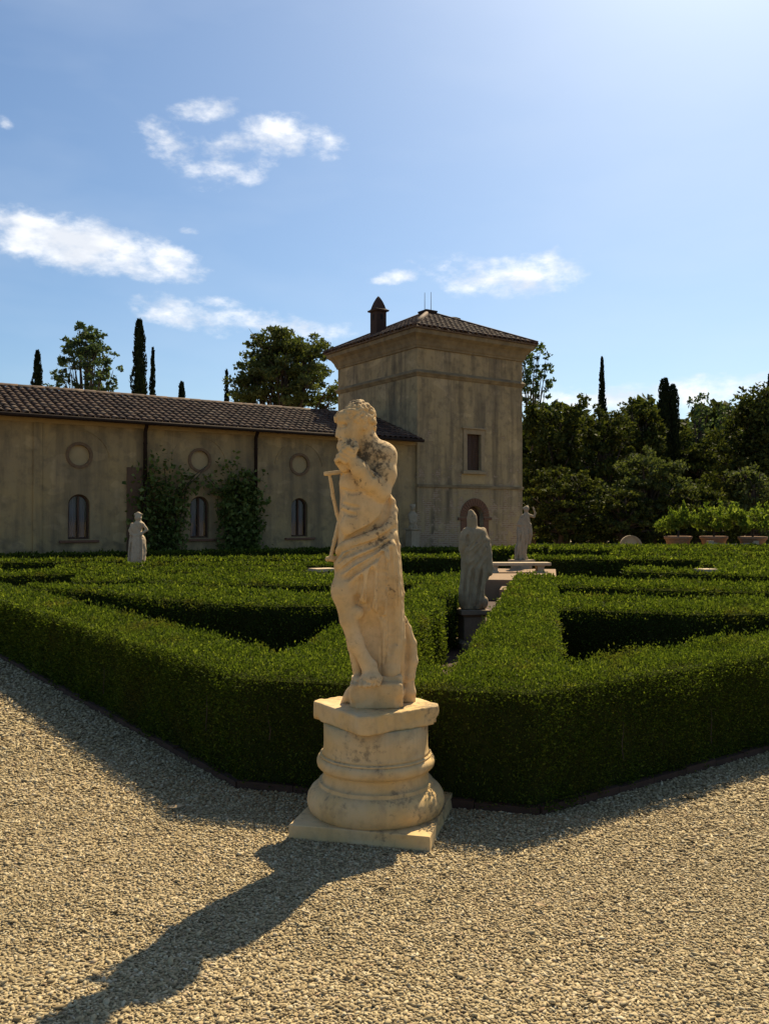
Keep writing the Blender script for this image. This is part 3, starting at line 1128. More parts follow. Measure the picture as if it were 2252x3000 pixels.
def old_man():
    t = thing('stone_statue', 'weathered stone statue of a draped bearded man holding his chin, on the round pedestal', 'statue', (PX + .0, PY, STAT_Z))
    h = 1.7
    s = Sculpt((686, 858, -85), (908, 1500, 98), h)
    # body wrapped in cloth
    def folds(X, Y, D):
        lower = np.clip((Y - 1200) / 60, 0, 1)
        return lower * (1.7 * np.sin(X * .23 + Y * .012 + 1.2 * np.sin(Y * .02)) * np.clip((X - 770) / 40, 0, 1) * np.clip((D + 20) / 40, .3, 1))
    rows = [(972, 775, 815, -6, 22), (992, 748, 842, -8, 34), (1018, 735, 848, -6, 40), (1050, 731, 843, -4, 44), (1085, 732, 836, -2, 45), (1105, 731, 846, -1, 46), (1130, 730, 852, 0, 47),
            (1165, 728, 853, 0, 49), (1200, 726, 853, 0, 51), (1240, 728, 858, 0, 53), (1280, 730, 862, 0, 53), (1320, 742, 866, -4, 50), (1360, 748, 870, -8, 45),
            (1400, 757, 871, -10, 40), (1440, 764, 868, -12, 36), (1496, 768, 862, -12, 34)]
    s.loft(rows, 0, 2.3, folds)
    hx = [700, 745, 757, 782, 802, 815, 826, 838, 848, 860, 900]
    hy = [1250, 1272, 1286, 1305, 1317, 1333, 1338, 1332, 1312, 1296, 1290]
    # the shorter overfold of the cloth: a second layer that ends at its hem
    s.loft(rows, 1.5, 2.3, folds, 7.0, lambda X, Y, D: np.maximum(np.maximum(Y - np.interp(X.ravel(), hx, hy).reshape(X.shape), 1196 + .25 * (840 - X) - Y), -D - 8))
    # chest and belly
    s.ell((760, 1052, 36), (28, 26, 14), 14)
    s.ell((776, 1108, 38), (40, 34, 14), 16)
    s.ell((764, 1146, 42), (30, 22, 11), 12)
    s.cap([(775, 1030, 48, 2.5), (772, 1080, 56, 2.5), (768, 1125, 58, 2)], 9, True)
    s.cap([(764, 1138, 60, 4)], 5, True)
    # hollow between chest, neck and arm
    s.ell((800, 1022, 58), (17, 36, 26), 12, True, rot=-12)
    # arm: shoulder, upper arm, bent forearm
    s.ell((822, 988, 2), (34, 33, 36), 14)
    s.ell((800, 974, -14), (38, 20, 26), 14, rot=25)
    s.cap([(829, 992, 6, 27), (828, 1032, 18, 27), (821, 1068, 32, 23)], 10)
    s.cap([(819, 1071, 34, 23), (800, 1052, 50, 22), (778, 1024, 58, 18), (760, 1001, 60, 14)], 7)
    s.cap([(806, 1040, 66, 3), (792, 1012, 70, 3)], 5, True)
    # hand closed under the beard
    s.ell((751, 994, 60), (15, 17, 14), 6, rot=20)
    for i, (fx, fy) in enumerate(((759, 976), (751, 982), (745, 990), (741, 999))):
        s.cap([(fx + 6, fy + 8, 70, 6), (fx - 6, fy + 1, 74, 5.6), (fx - 13, fy + 5, 66, 5.2), (fx - 12, fy + 9, 58, 4.8)], 2)
    s.cap([(764, 992, 70, 6), (770, 978, 68, 5.4), (768, 966, 62, 4.6)], 2.5)
    s.cap([(736, 1010, 48, 10), (744, 1018, 46, 12)], 8)
    # neck and head, bowed and turned away
    s.cap([(796, 988, -8, 31), (788, 955, 0, 30)], 12)
    s.ell((772, 912, 6), (38, 42, 44), 6, rot=-12)
    s.ell((752, 936, 20), (27, 38, 34), 10, rot=10)
    s.ell((744, 905, 22), (20, 16, 26), 8)                       # forehead
    s.cap([(727, 918, 18, 5), (733, 915, 37, 6), (749, 915, 47, 5)], 5)   # brow
    s.cap([(729, 924, 30, 4.5), (727, 938, 34, 5.2), (726, 947, 36, 5.8)], 5)       # nose
    s.ell((739, 927, 49), (10, 6.5, 9), 3, True)                    # eye hollow
    s.ell((741, 928, 41), (6, 3.6, 6), 1.5)
    s.cap([(733, 930, 40, 2.5), (737, 946, 46, 3)], 3, True)
    s.cap([(731, 953, 40, 3.2), (742, 957, 47, 3.4), (752, 962, 50, 3)], 1.5)
    s.ell((746, 943, 38), (14, 11, 13), 8)                       # cheek
    s.cap([(726, 957, 34, 2.6), (738, 960, 48, 2.6)], 3, True)       # mouth
    s.ell((751, 970, 28), (22, 17, 25), 8, rot=-8)               # beard mass
    s.ell((789, 926, 42), (7, 12, 6), 3)                         # ear
    s.ell((789, 928, 50), (3.5, 6, 4), 2, True)
    rs = random.Random(3)
    for i in range(170):                                         # curls of hair
        a, b = rs.uniform(0, 2 * math.pi), rs.uniform(-.25, 1.0)
        cz = math.sqrt(max(0, 1 - b * b))
        x, y, d = 773 + 37.5 * cz * math.cos(a), 911 - 41 * b, 6 + 43 * cz * math.sin(a)
        if x < 752 and y > 898 or (y > 918 and d > 18 and x < 786):
            continue
        s.cap([(x, y, d, rs.uniform(4.0, 6.8)), (x + rs.uniform(-6, 6), y + rs.uniform(2, 8), d + rs.uniform(-5, 5), rs.uniform(3.2, 5.0))], .8)
    for i in range(16):                                          # wreath of curls over the brow
        u = i / 15
        s.cap([(727 + 58 * u, 897 - 5 * math.sin(u * 3.1) + 4 * u, 12 + 36 * math.sin(u * 2.4), 5.0), (730 + 58 * u, 904 - 5 * math.sin(u * 3.1) + 4 * u, 12 + 34 * math.sin(u * 2.4), 4.0)], 2.5)
    s.cap([(727, 898, 10, 7), (721, 906, 10, 6), (720, 913, 10, 4.5)], 4)
    for i in range(70):                                          # curls of the beard
        a, b = rs.uniform(-.4, math.pi + .5), rs.uniform(-1, .7)
        cz = math.sqrt(max(0, 1 - b * b))
        x, y, d = 751 + 21 * cz * math.cos(a), 969 - 16 * b, 29 + 24 * cz * math.sin(a)
        if y < 962 and d > 40 and x < 746:
            continue
        s.cap([(x, y, d, 3.8), (x + rs.uniform(-3, 3), y + rs.uniform(4, 9), d, 2.6)], .7)
    for i in range(26):                                          # locks at the nape
        x, y = rs.uniform(783, 812), rs.uniform(925, 962)
        s.cap([(x, y, rs.uniform(8, 26) - (x - 783) * .7, 5), (x + rs.uniform(-3, 4), y + 10, 14 - (x - 783) * .7, 3.5)], 2)
    # cloth: pulled up under the arm, a heavy edge across the belly, sash folds fanning from the hip
    s.cap([(842, 1076, -6, 3), (847, 1092, 2, 6), (850, 1112, 8, 8), (848, 1140, 14, 9), (846, 1175, 14, 9)], 8)
    s.fold([(838, 1092), (836, 1112), (828, 1134), (806, 1153), (774, 1167), (742, 1180)], 12, 3, True, lift=.0)
    s.fold([(850, 1118), (844, 1140), (826, 1158), (798, 1171), (765, 1182), (738, 1194), (728, 1206)], 10, 6, sink=.35)
    s.fold([(848, 1164), (830, 1180), (795, 1194), (755, 1212), (731, 1236)], 13, 12, sink=.5)
    s.fold([(844, 1184), (826, 1202), (795, 1217), (755, 1240), (732, 1268)], 12, 12, sink=.5)
    s.fold([(836, 1206), (800, 1232), (764, 1256), (738, 1284)], 9, 10, sink=.5)
    for ch in ([(842, 1160), (814, 1180), (775, 1195), (742, 1212)], [(838, 1178), (802, 1203), (762, 1224), (736, 1246)], [(832, 1202), (800, 1222), (764, 1246), (740, 1270)]):
        s.fold(ch, 7.0, 4, True, lift=.12)
    # hanging folds
    for ch, r in (([(832, 1204), (834, 1262), (830, 1334)], 13), ([(850, 1190), (854, 1300), (853, 1400), (850, 1470)], 12), ([(814, 1232), (815, 1280), (814, 1330)], 10),
                  ([(794, 1246), (790, 1280), (784, 1308)], 8), ([(840, 1345), (837, 1400), (835, 1470)], 11)):
        s.fold(ch, r, 12, sink=.5)
    for ch, r in (([(826, 1204), (825, 1275), (822, 1344)], 10), ([(844, 1196), (846, 1330), (845, 1480)], 10), ([(804, 1236), (801, 1275), (797, 1326)], 8), ([(782, 1252), (778, 1280), (772, 1308)], 6), ([(752, 1262), (756, 1290)], 4)):
        s.fold(ch, r, 3, True, lift=.05)
    s.cap([(851, 1140, 8, 5), (856, 1190, 10, 7), (864, 1300, 8, 8), (868, 1400, 2, 8), (865, 1485, -4, 8)], 7)
    # finer cloth creases
    for ch, r in (([(846, 1150), (815, 1176), (775, 1189), (740, 1202)], 3.2), ([(843, 1176), (812, 1199), (770, 1216), (737, 1240)], 3.0), ([(836, 1198), (800, 1229), (765, 1250), (740, 1276)], 3.0),
                  ([(836, 1218), (838, 1290), (834, 1338)], 3.2), ([(854, 1205), (857, 1320), (856, 1475)], 3.2), ([(812, 1238), (811, 1285), (808, 1328)], 3.0), ([(791, 1256), (786, 1310)], 2.6),
                  ([(834, 1352), (830, 1480)], 3.2), ([(822, 1370), (822, 1475)], 2.8), ([(758, 1200), (742, 1214), (731, 1226)], 2.6)):
        s.fold(ch, r, 1.6, True, lift=.1)
    # ribs and breast
    for ch in ([(738, 1066), (760, 1074), (790, 1070)], [(738, 1096), (756, 1104), (776, 1106)], [(738, 1112), (752, 1120), (768, 1123)]):
        s.fold(ch, 3.0, 5, True, lift=.45)
    # the cloth ends at a hem; below it the surface is set back
    s.ell((801, 1396, 58), (31, 66, 38), 4, True)
    # knee, legs and feet
    s.ell((741, 1286, 32), (27, 34, 33), 9)
    s.cap([(744, 1300, 38, 24), (754, 1350, 42, 19), (768, 1400, 42, 17), (790, 1440, 42, 14), (797, 1468, 44, 14)], 9)
    s.cap([(757, 1350, 14, 15), (764, 1410, 14, 14), (772, 1470, 16, 11)], 8)
    s.ell((772, 1334, 50), (14, 15, 10), 7)
    # hem, then the hollow under it
    s.cap([(770, 1314, 60, 5), (788, 1326, 58, 6), (806, 1342, 54, 8), (824, 1352, 50, 7)], 4, True)
    s.cap([(802, 1345, 50, 12), (806, 1400, 42, 13), (816, 1435, 40, 8)], 9, True)
    s.ell((802, 1476, 52), (24, 15, 24), 6)
    s.cap([(800, 1450, 44, 15), (806, 1478, 56, 14)], 6)
    for i in range(5):
        x = 779 + i * 9.5
        s.cap([(x + 2, 1480, 66, 5.5), (x, 1487, 78 - abs(i - 1) * 3, 5.2 - i * .35)], 1.6)
    s.ell((774, 1482, 30), (15, 10, 22), 5)
    for i in range(3):
        s.cap([(761 + i * 7, 1486, 46, 4.2), (760 + i * 7, 1489, 54, 3.8)], 1.5)
    s.cap([(852, 1420, 20, 12), (846, 1465, 20, 16), (842, 1490, 18, 18)], 10)
    s.cap([(838, 1440, 52, 4), (856, 1425, 40, 4)], 5, True)
    # cloth tail sweeping down behind
    s.cap([(874, 1352, -20, 4), (882, 1376, -20, 7), (891, 1410, -18, 10), (892, 1450, -16, 12), (885, 1485, -14, 12), (882, 1500, -14, 12)], 5)
    s.cap([(866, 1360, -22, 9), (874, 1410, -24, 11), (874, 1460, -24, 13), (870, 1500, -22, 14)], 8)
    # crutch: cross bar, slanting staff and its broken foot
    s.box((721, 1028, 14), (24, 4.4, 6), 2, 2, rot=-7)
    s.cap([(710, 1034, 14, 3.4), (717, 1078, 12, 4), (726, 1120, 8, 4.2), (735, 1150, 4, 4.5)], 2)
    s.cap([(729, 1140, 8, 4.4), (721, 1178, 12, 4.8), (713, 1214, 14, 4.4)], 2)
    s.cap([(706, 1219, 14, 5.6), (717, 1219, 12, 6), (735, 1218, 4, 6)], 3)
    me = s.mesh('figure', 1 / 424, (811, 1539), rough=.1, zscale=1 / 429)
    co = np.empty(len(me.vertices) * 3, np.float32)
    me.vertices.foreach_get('co', co)
    co = co.reshape(-1, 3)
    w = np.clip((co[:, 2] - 1.33) / .06, 0, 1)                   # a slightly narrower head
    co[:, 0] = co[:, 0] + w * (-.07) * (co[:, 0] + .085)
    co[:, 1] = co[:, 1] * (1 - .05 * w)
    me.vertices.foreach_set('co', co.ravel())
    me.update()
    link('figure', me, M['statue_stone'], t)
    print('figure faces', len(me.polygons))
    # rough block underfoot with the slope of stone on one side
    b = Sculpt((725, 1462, -80), (905, 1552, 100), 3.2)
    b.box((813, 1516, 6), (56, 30, 58), 4, 0)
    b.box((842, 1500, -6), (28, 26, 44), 5, 5, rot=-4)
    b.cap([(772, 1500, 10, 14), (752, 1522, 8, 11), (740, 1538, 6, 6)], 6)
    b.cap([(884, 1490, -14, 13), (884, 1520, -12, 15), (884, 1548, -12, 15)], 5)
    b.ell((800, 1548, 72), (26, 8, 12), 3, True)
    b.ell((868, 1528, 66), (16, 20, 10), 4, True)
    b.ell((758, 1548, 62), (10, 30, 10), 4, True)
    b.box((815, 1555.5, 0), (100, 16, 100), 0, 0, sub=True)
    me = b.mesh('footing_block', 1 / 424, (811, 1539), rough=.7, zscale=1 / 429)
    link('footing_block', me, M['statue_stone'], t)
    return t


old_man()


def place_statue(name, label, s, per_m, origin, loc, mat, rough=.6, zper=None):
    t = thing(name, label, 'statue', loc)
    link('figure', s.mesh('figure', 1 / per_m, origin, rough=rough, zscale=1 / (zper or per_m)), mat, t)
    return t


def box_pedestal(label, loc, hgt, w, mat, rz=0.0):
    t = thing('statue_pedestal', label, 'pedestal', loc, rz)
    w2 = w / 2
    MB().rectloft(-w2, w2, -w2, w2, [(-.01, .05), (.07, .05), (.085, .035), (.10, .015), (.104, 0)]).make('plinth', mat, t)
    MB().rectloft(-w2, w2, -w2, w2, [(.1045, 0), (hgt - .085, 0)]).make('shaft', mat, t, bevel=.006)
    MB().rectloft(-w2, w2, -w2, w2, [(hgt - .0845, .0), (hgt - .07, .015), (hgt - .055, .035), (hgt - .05, .05), (hgt, .05)]).make('cap_slab', mat, t)
    return t


# --- cloaked figure on the path, seen from behind
def cloaked_figure():
    s = Sculpt((230, 225, -240), (780, 1510, 240), 13)
    def folds(X, Y, D):
        return 9 * np.sin(X * .045 + (Y - 400) * .012) * np.clip((Y - 520) / 200, 0, 1) + 5 * np.sin(X * .09 - Y * .006 + D * .02)
    s.loft([(455, 400, 520, 0, 62), (490, 345, 625, 0, 95), (540, 296, 664, 0, 120), (620, 276, 694, 0, 132), (700, 272, 708, 0, 138), (800, 288, 712, 0, 142), (900, 302, 728, 0, 146),
            (1000, 315, 734, 0, 146), (1060, 320, 720, 0, 142), (1130, 306, 688, 0, 138), (1220, 286, 648, 0, 134), (1320, 276, 640, 0, 134), (1400, 276, 650, 0, 134), (1497, 290, 626, 0, 130)], 0, 2.2, folds)
    s.ell((458, 365, -5), (74, 92, 78), 18)
    s.ell((442, 282, -5), (46, 38, 46), 20)
    s.cap([(460, 430, 0, 70), (462, 500, 0, 80)], 25)
    s.cap([(370, 520, 20, 50), (320, 620, 30, 44), (300, 740, 40, 40)], 22)
    s.cap([(610, 520, 10, 52), (660, 640, 20, 42), (700, 800, 30, 38), (715, 960, 30, 34), (700, 1040, 40, 40)], 22)
    for ch, r in (([(625, 520), (560, 600), (450, 700), (350, 800)], 34), ([(660, 590), (600, 690), (500, 800), (380, 920)], 34), ([(690, 700), (620, 830), (510, 960), (380, 1090)], 32),
                  ([(400, 540), (360, 640), (340, 740)], 30), ([(440, 960), (400, 1160), (360, 1430)], 34), ([(540, 940), (500, 1180), (460, 1470)], 34), ([(620, 980), (590, 1180), (560, 1470)], 30),
                  ([(700, 820), (690, 930), (670, 1050)], 26), ([(640, 1320), (650, 1400), (620, 1480)], 30), ([(320, 860), (330, 1000), (310, 1200), (300, 1440)], 28)):
        s.fold(ch, r, 22, sink=.35)
    for ch, r in (([(600, 540), (510, 640), (400, 740)], 24), ([(640, 640), (550, 750), (420, 880)], 26), ([(660, 770), (570, 890), (430, 1020)], 26), ([(470, 960), (440, 1160), (405, 1450)], 24),
                  ([(580, 960), (545, 1180), (510, 1460)], 24), ([(365, 900), (365, 1080), (335, 1420)], 22), ([(660, 860), (640, 1010)], 18), ([(610, 1250), (600, 1400)], 18), ([(385, 560), (380, 660)], 20)):
        s.fold(ch, r, 10, True, lift=.0)
    s.cap([(400, 455, 60, 10), (460, 475, 90, 12), (530, 455, 60, 10)], 14, True)
    s.cap([(392, 330, 40, 8), (455, 345, 74, 9), (520, 330, 40, 8)], 14, True)
    z0 = .47
    loc = (1.07, 10.6, 0)
    t = place_statue('stone_statue', 'grey stone statue of a cloaked figure seen from behind, standing in the hedged path', s, 1150, (450, 1495), (loc[0], loc[1], z0), M['warm_grey_stone'], 1.6, 1020)
    box_pedestal('dark square pedestal under the cloaked figure on the path', loc, z0, .27, M['dark_pedestal'], R(12))


cloaked_figure()


def tunic_figure():
    s = Sculpt((50, 915, -130), (350, 1520, 130), 7.5)
    def folds(X, Y, D):
        return 6 * np.sin(X * .13 + (Y - 1100) * .006) * np.clip((Y - 1130) / 120, 0, 1)
    s.loft([(1020, 178, 245, 0, 30), (1045, 155, 272, 0, 46), (1080, 132, 262, 0, 54), (1110, 122, 250, 0, 56), (1160, 126, 258, 0, 54), (1220, 116, 290, 0, 64), (1300, 108, 300, 0, 70),
            (1400, 98, 298, 0, 74), (1513, 82, 292, 0, 76)], 0, 2.1, folds)
    s.ell((210, 985, 4), (36, 40, 38), 10)
    s.cap([(176, 948, 0, 12), (246, 948, 0, 12)], 10)
    s.cap([(210, 950, 0, 30)], 12)
    s.cap([(240, 990, 24, 8), (252, 992, 22, 5)], 5)
    s.cap([(212, 1015, 0, 24), (212, 1045, 0, 28)], 10)
    s.cap([(252, 1048, 6, 19), (296, 1098, 10, 16), (304, 1118, 12, 15), (258, 1152, 34, 13), (242, 1150, 40, 13)], 6)
    s.cap([(150, 1060, 10, 22), (130, 1120, 16, 20), (150, 1160, 40, 15)], 10)
    s.cap([(130, 1165, 40, 8), (190, 1175, 56, 8), (262, 1166, 40, 8)], 8)
    for x in (130, 165, 200, 240, 272):
        s.cap([(x * .8 + 42, 1180, 52, 6), (x, 1330, 66, 9), (x - 8, 1500, 66, 9)], 8)
    loc = (-5.72, 19.9, 0)
    place_statue('stone_statue', 'pale stone statue of a woman in a long tunic with one arm akimbo', s, 465, (195, 1511), (loc[0], loc[1], .50), M['pale_stone'], 1.0)
    box_pedestal('square pedestal under the woman with one arm akimbo', loc, .50, .40, M['grey_stone'], R(34))


tunic_figure()


def waving_figure():
    s = Sculpt((860, 190, -130), (1190, 880, 130), 7.5)
    def folds(X, Y, D):
        return 6 * np.sin(X * .12 - (Y - 400) * .01) * np.clip((Y - 420) / 100, 0, 1)
    s.loft([(290, 1020, 1070, 0, 26), (318, 1000, 1084, 0, 40), (370, 978, 1086, 0, 48), (430, 950, 1094, 0, 52), (520, 930, 1102, 0, 58), (600, 930, 1096, 0, 60), (700, 912, 1056, 0, 60), (790, 906, 1052, 0, 60), (862, 904, 1060, 0, 60)], 0, 2.1, folds)
    s.ell((1046, 250, 4), (31, 40, 34), 8)
    s.cap([(1020, 240, -6, 18), (1060, 222, -6, 16)], 8)
    s.cap([(1046, 285, 0, 22), (1044, 315, 0, 26)], 10)
    s.cap([(1072, 322, 4, 19), (1136, 342, 8, 16), (1152, 300, 8, 13), (1134, 246, 8, 11), (1126, 232, 8, 10)], 5)
    s.cap([(1000, 330, 6, 20), (956, 410, 14, 17), (948, 438, 20, 17), (1010, 440, 46, 14)], 8)
    s.cap([(1088, 440, 10, 22), (1096, 560, 10, 22), (1082, 660, 10, 16)], 8)
    for x in (925, 955, 990, 1025):
        s.cap([(x + 40, 520, 52, 8), (x + 10, 700, 58, 9), (x, 850, 56, 9)], 8)
    loc = (3.32, 20.9, 0)
    place_statue('stone_statue', 'grey stone statue with one bent arm raised, behind the low bench', s, 498, (985, 860), (loc[0], loc[1], .62), M['grey_stone'], 1.2)
    box_pedestal('square pedestal under the figure with raised arm', loc, .62, .36, M['grey_stone'], R(34))


waving_figure()


def worn_bust():
    s = Sculpt((690, 1570, -60), (820, 1790, 60), 4)
    s.loft([(1650, 738, 776, 0, 14), (1668, 722, 788, 0, 24), (1700, 722, 790, 0, 28), (1740, 730, 786, 0, 26), (1774, 722, 792, 0, 28)], 0, 2.2)
    s.ell((756, 1618, 4), (21, 26, 22), 6)
    s.cap([(756, 1640, 0, 14), (756, 1662, 0, 16)], 6)
    s.cap([(742, 1604, 0, 10), (770, 1600, 0, 9)], 5)
    s.cap([(730, 1680, 10, 11), (742, 1730, 22, 9)], 5)
    s.cap([(784, 1684, 8, 10), (774, 1728, 20, 9)], 5)
    loc = (1.02, 31.1, 0)
    place_statue('stone_bust', 'small worn stone bust at the tower corner', s, 205, (756, 1772), (loc[0], loc[1], 1.30), M['grey_stone'], 1.0)
    box_pedestal('tall pale pedestal under the worn bust at the tower corner', loc, 1.30, .36, M['grey_stone'], R(34))


worn_bust()

# ------------------------------------------------------------------ buildings
P2 = np.array([1.19, 31.8])
ROT = math.atan2(U[1], U[0])


def on_wall(xs, ys):
    """photo direction -> (along wall, height) on the plane of the long front"""
    t = (xs - 1126) / 2520
    s = (P2[1] * t - P2[0]) / (U[0] - U[1] * t)
    D = P2[1] + U[1] * s
    return s, EYE + (1527 - ys) / 2520 * D


def arch(cx, z0, zs, r, n=14):
    """outline of an arched opening: straight to zs, half circle of radius r above"""
    o = [(cx - r, z0), (cx + r, z0)]
    o += [(cx + r * math.cos(math.pi * k / n), zs + r * math.sin(math.pi * k / n)) for k in range(n + 1)]
    return o


def rect(x0, x1, z0, z1):
    return [(x0, z0), (x1, z0), (x1, z1), (x0, z1)]


def circle(cx, cz, r, n=32):
    return [(cx + r * math.cos(2 * math.pi * k / n), cz + r * math.sin(2 * math.pi * k / n)) for k in range(n)]


def holed_wall(mb, outer, holes, y, depth):
    """front face with openings and their reveals (local x, z; front at y, reveals go to y + depth)"""
    loops = [outer] + holes
    pts = [p for l in loops for p in l]
    tris = tessellate_polygon([[Vector((p[0], p[1], 0)) for p in l] for l in loops])
    V = [(p[0], y, p[1]) for p in pts]
    F = []
    for a, b, c in tris:
        A, B, C = pts[a], pts[b], pts[c]
        cr = (B[0] - A[0]) * (C[1] - A[1]) - (B[1] - A[1]) * (C[0] - A[0])
        F.append((a, b, c) if cr > 0 else (a, c, b))
    mb.add(V, F)
    for h in holes:
        n = len(h)
        V = [(p[0], y, p[1]) for p in h] + [(p[0], y + depth, p[1]) for p in h]
        mb.add(V, [(k, k + n, (k + 1) % n + n, (k + 1) % n) for k in range(n)])


def ring(mb, outer, inner, y0, y1):
    """flat frame between two outlines with the same number of points, from y0 (front) to y1"""
    n = len(outer)
    V = [(p[0], y0, p[1]) for p in outer] + [(p[0], y0, p[1]) for p in inner] + [(p[0], y1, p[1]) for p in outer] + [(p[0], y1, p[1]) for p in inner]
    F = []
    for k in range(n):
        j = (k + 1) % n
        F += [(k, j, n + j, n + k), (2 * n + k, 2 * n + j, j, k), (n + k, n + j, 3 * n + j, 3 * n + k)]
    mb.add(V, F)


def plate(mb, outline, y):
    mb.add([(p[0], y, p[1]) for p in outline], [tuple(range(len(outline)))])


def half_tile(length, r0, r1, n=6, th=.014):
    """one curved roof tile, axis along +y, arched up"""
    V, F = [], []
    for y, r in ((0, r0), (length, r1)):
        for rr in (r, r - th):
            for k in range(n + 1):
                a = math.pi * k / n
                V.append((rr * math.cos(a), y, rr * math.sin(a) * .66))
    m = n + 1
    for k in range(n):
        F += [(k + 1, k, 2 * m + k, 2 * m + k + 1), (m + k, m + k + 1, 3 * m + k + 1, 3 * m + k), (k, k + 1, m + k + 1, m + k)]
    return V, F


# ---- long wing
def long_wing():
    t = thing('long_wing', 'long ochre stucco wing with arched windows, blind roundels and tiled roof', 'building', (P2[0], P2[1], 0), ROT)
    x0, x1, top = -27.0, -.005, 4.56
    yw = .06
    wins = [-15.7, -12.12, -8.42, -4.86]
    holes, rounds = [], []
    for x in wins:
        holes.append(arch(x, 1.03, 2.03, .31))
        rounds.append(circle(x, 3.48, .30))
    mb = MB()
    holed_wall(mb, rect(x0, x1, -.05, top), holes + rounds, yw, .22)
    # the other sides
    mb.add([(x0, yw, -.05), (x0, 6, -.05), (x0, 6, top), (x0, yw, top)], [(0, 3, 2, 1)])
    mb.add([(x0, 6, -.05), (x1, 6, -.05), (x1, 6, top), (x0, 6, top)], [(0, 3, 2, 1)])
    mb.make('wall', M['stucco'], t)
    for x in wins:
        # blind roundel: moulded ring round a plastered disc
        m = MB()
        plate(m, circle(x, 3.48, .302), yw + .06)
        m.make('roundel_infill', M['infill'], t)
        m = MB()
        ring(m, circle(x, 3.48, .385), circle(x, 3.48, .300), yw - .035, yw + .03)
        m.make('roundel_ring', M['ring_brown'], t)
        # faint relieving arch
        m = MB()
        o = [(x + .95 * math.cos(R(a)), 3.32 + .95 * math.sin(R(a))) for a in range(8, 173, 6)]
        i = [(x + .88 * math.cos(R(a)), 3.32 + .88 * math.sin(R(a))) for a in range(8, 173, 6)]
        for k in range(len(o) - 1):
            V = [(o[k][0], yw - .02, o[k][1]), (o[k + 1][0], yw - .02, o[k + 1][1]), (i[k + 1][0], yw - .02, i[k + 1][1]), (i[k][0], yw - .02, i[k][1])]
            V += [(p[0], yw + .01, p[2]) for p in V]
            m.add(V, [(0, 1, 2, 3), (0, 4, 5, 1), (3, 2, 6, 7)])
        m.make('arch_moulding', M['stucco'], t)
        # window: sill, brown frame, mullion, two panes, drawn curtains
        MB().box(x - .56, x + .56, yw - .09, yw + .02, .93, 1.0).make('window_sill', M['brick_red'], t, bevel=.008)
        m = MB()
        ring(m, arch(x, 1.035, 2.03, .307), arch(x, 1.085, 2.03, .255), yw + .12, yw + .18)
        w = m.make('window', M['wood_dark'], t)
        MB().box(x - .028, x + .028, yw + .115, yw + .175, 1.08, 2.275).make('mullion', M['wood_dark'], w)
        for sx in (-1, 1):
            m = MB()
            o = [(x + sx * .03, 1.087), (x + sx * .253, 1.087)] + [(x + sx * .253 * math.cos(R(a)), 2.03 + .253 * math.sin(R(a))) for a in range(0, 84, 12)] + [(x + sx * .03, 2.28)]
            plate(m, o if sx > 0 else o[::-1], yw + .155)
            m.make('pane', M['window_glass'], w)
            m = MB()
            c0, c1 = (.05, .20) if sx > 0 else (.05, .245)
            V, F = [], []
            for k in range(15):
                xx = x + sx * (c0 + (c1 - c0) * k / 14)
                yy = yw + .225 + .014 * math.sin(k * 1.7)
                V += [(xx, yy, 1.06), (xx, yy, 2.30)]
            F = [(2 * k, 2 * k + 2, 2 * k + 3, 2 * k + 1) for k in range(14)]
            m.add(V, F).make('curtain', M['curtain'], w)
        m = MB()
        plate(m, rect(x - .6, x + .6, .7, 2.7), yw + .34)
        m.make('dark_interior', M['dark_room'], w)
    # plaster pilaster strips, cornice, string band
    for x in (-13.27, -17.4):
        MB().box(x - .12, x + .12, yw - .035, yw + .01, 0, top - .2).make('pilaster', M['stucco'], t, bevel=.006)
    MB().box(x0, x1, yw - .05, yw + .02, top - .2, top - .1).make('cornice', M['infill'], t)
    MB().box(x0, x1, yw - .12, yw + .02, top - .099, top - .0).make('cornice', M['infill'], t)
    MB().box(-10.73, -10.27, yw - .06, yw + .01, 0, 3.18).make('board_panel', M['board_brown'], t, bevel=.01)
    # downpipes
    for x in (-10.2, -6.53):
        p = MB().tube([(x, yw - .30, top - .03), (x, yw - .10, top - .30), (x, yw - .10, .05)], .055, 10).make('downpipe', M['metal_brown'], t, smooth=True)
        for z in (3.9, 2.6, 1.2):
            MB().tube([(x, yw - .10, z), (x, yw - .10, z + .04)], .066, 10).make('bracket', M['metal_brown'], p)
    # roof deck + gutter
    ye, ze, yr, zr = -.42, 4.52, 3.0, 5.74
    V = [(x0, ye, ze), (x1, ye, ze), (x1, yr, zr), (x0, yr, zr), (x0, 6.42, ze), (x1, 6.42, ze)]
    V += [(a, b, c - .07) for a, b, c in V]
    roof = MB().add(V, [(0, 1, 2, 3), (3, 2, 5, 4), (6, 9, 8, 7), (9, 10, 11, 8), (0, 6, 7, 1), (0, 3, 9, 6), (1, 7, 8, 2), (3, 4, 10, 9), (2, 8, 11, 5), (4, 5, 11, 10)]).make('roof', M['roof_tile'], t)
    MB().tube([(x0, ye - .05, ze - .03), (x1 - .02, ye - .05, ze - .03)], .06, 10).make('gutter', M['metal_brown'], roof, smooth=True)
    pitch, rows = .225, 10
    sl = math.atan2(zr - ze, yr - ye)
    L = math.hypot(zr - ze, yr - ye)
    step = L / rows
    V, F = half_tile(step * 1.16, .112, .092)
    tile_me = poly_mesh('roof_tile', V, F, True)
    tile_me.materials.append(M['roof_tile'])
    rest = MB()
    cols = []
    x = x1 - .13
    while x > -19.5:
        cols.append(x)
        x -= pitch
    ct, st = math.cos(sl), math.sin(sl)
    count = 0
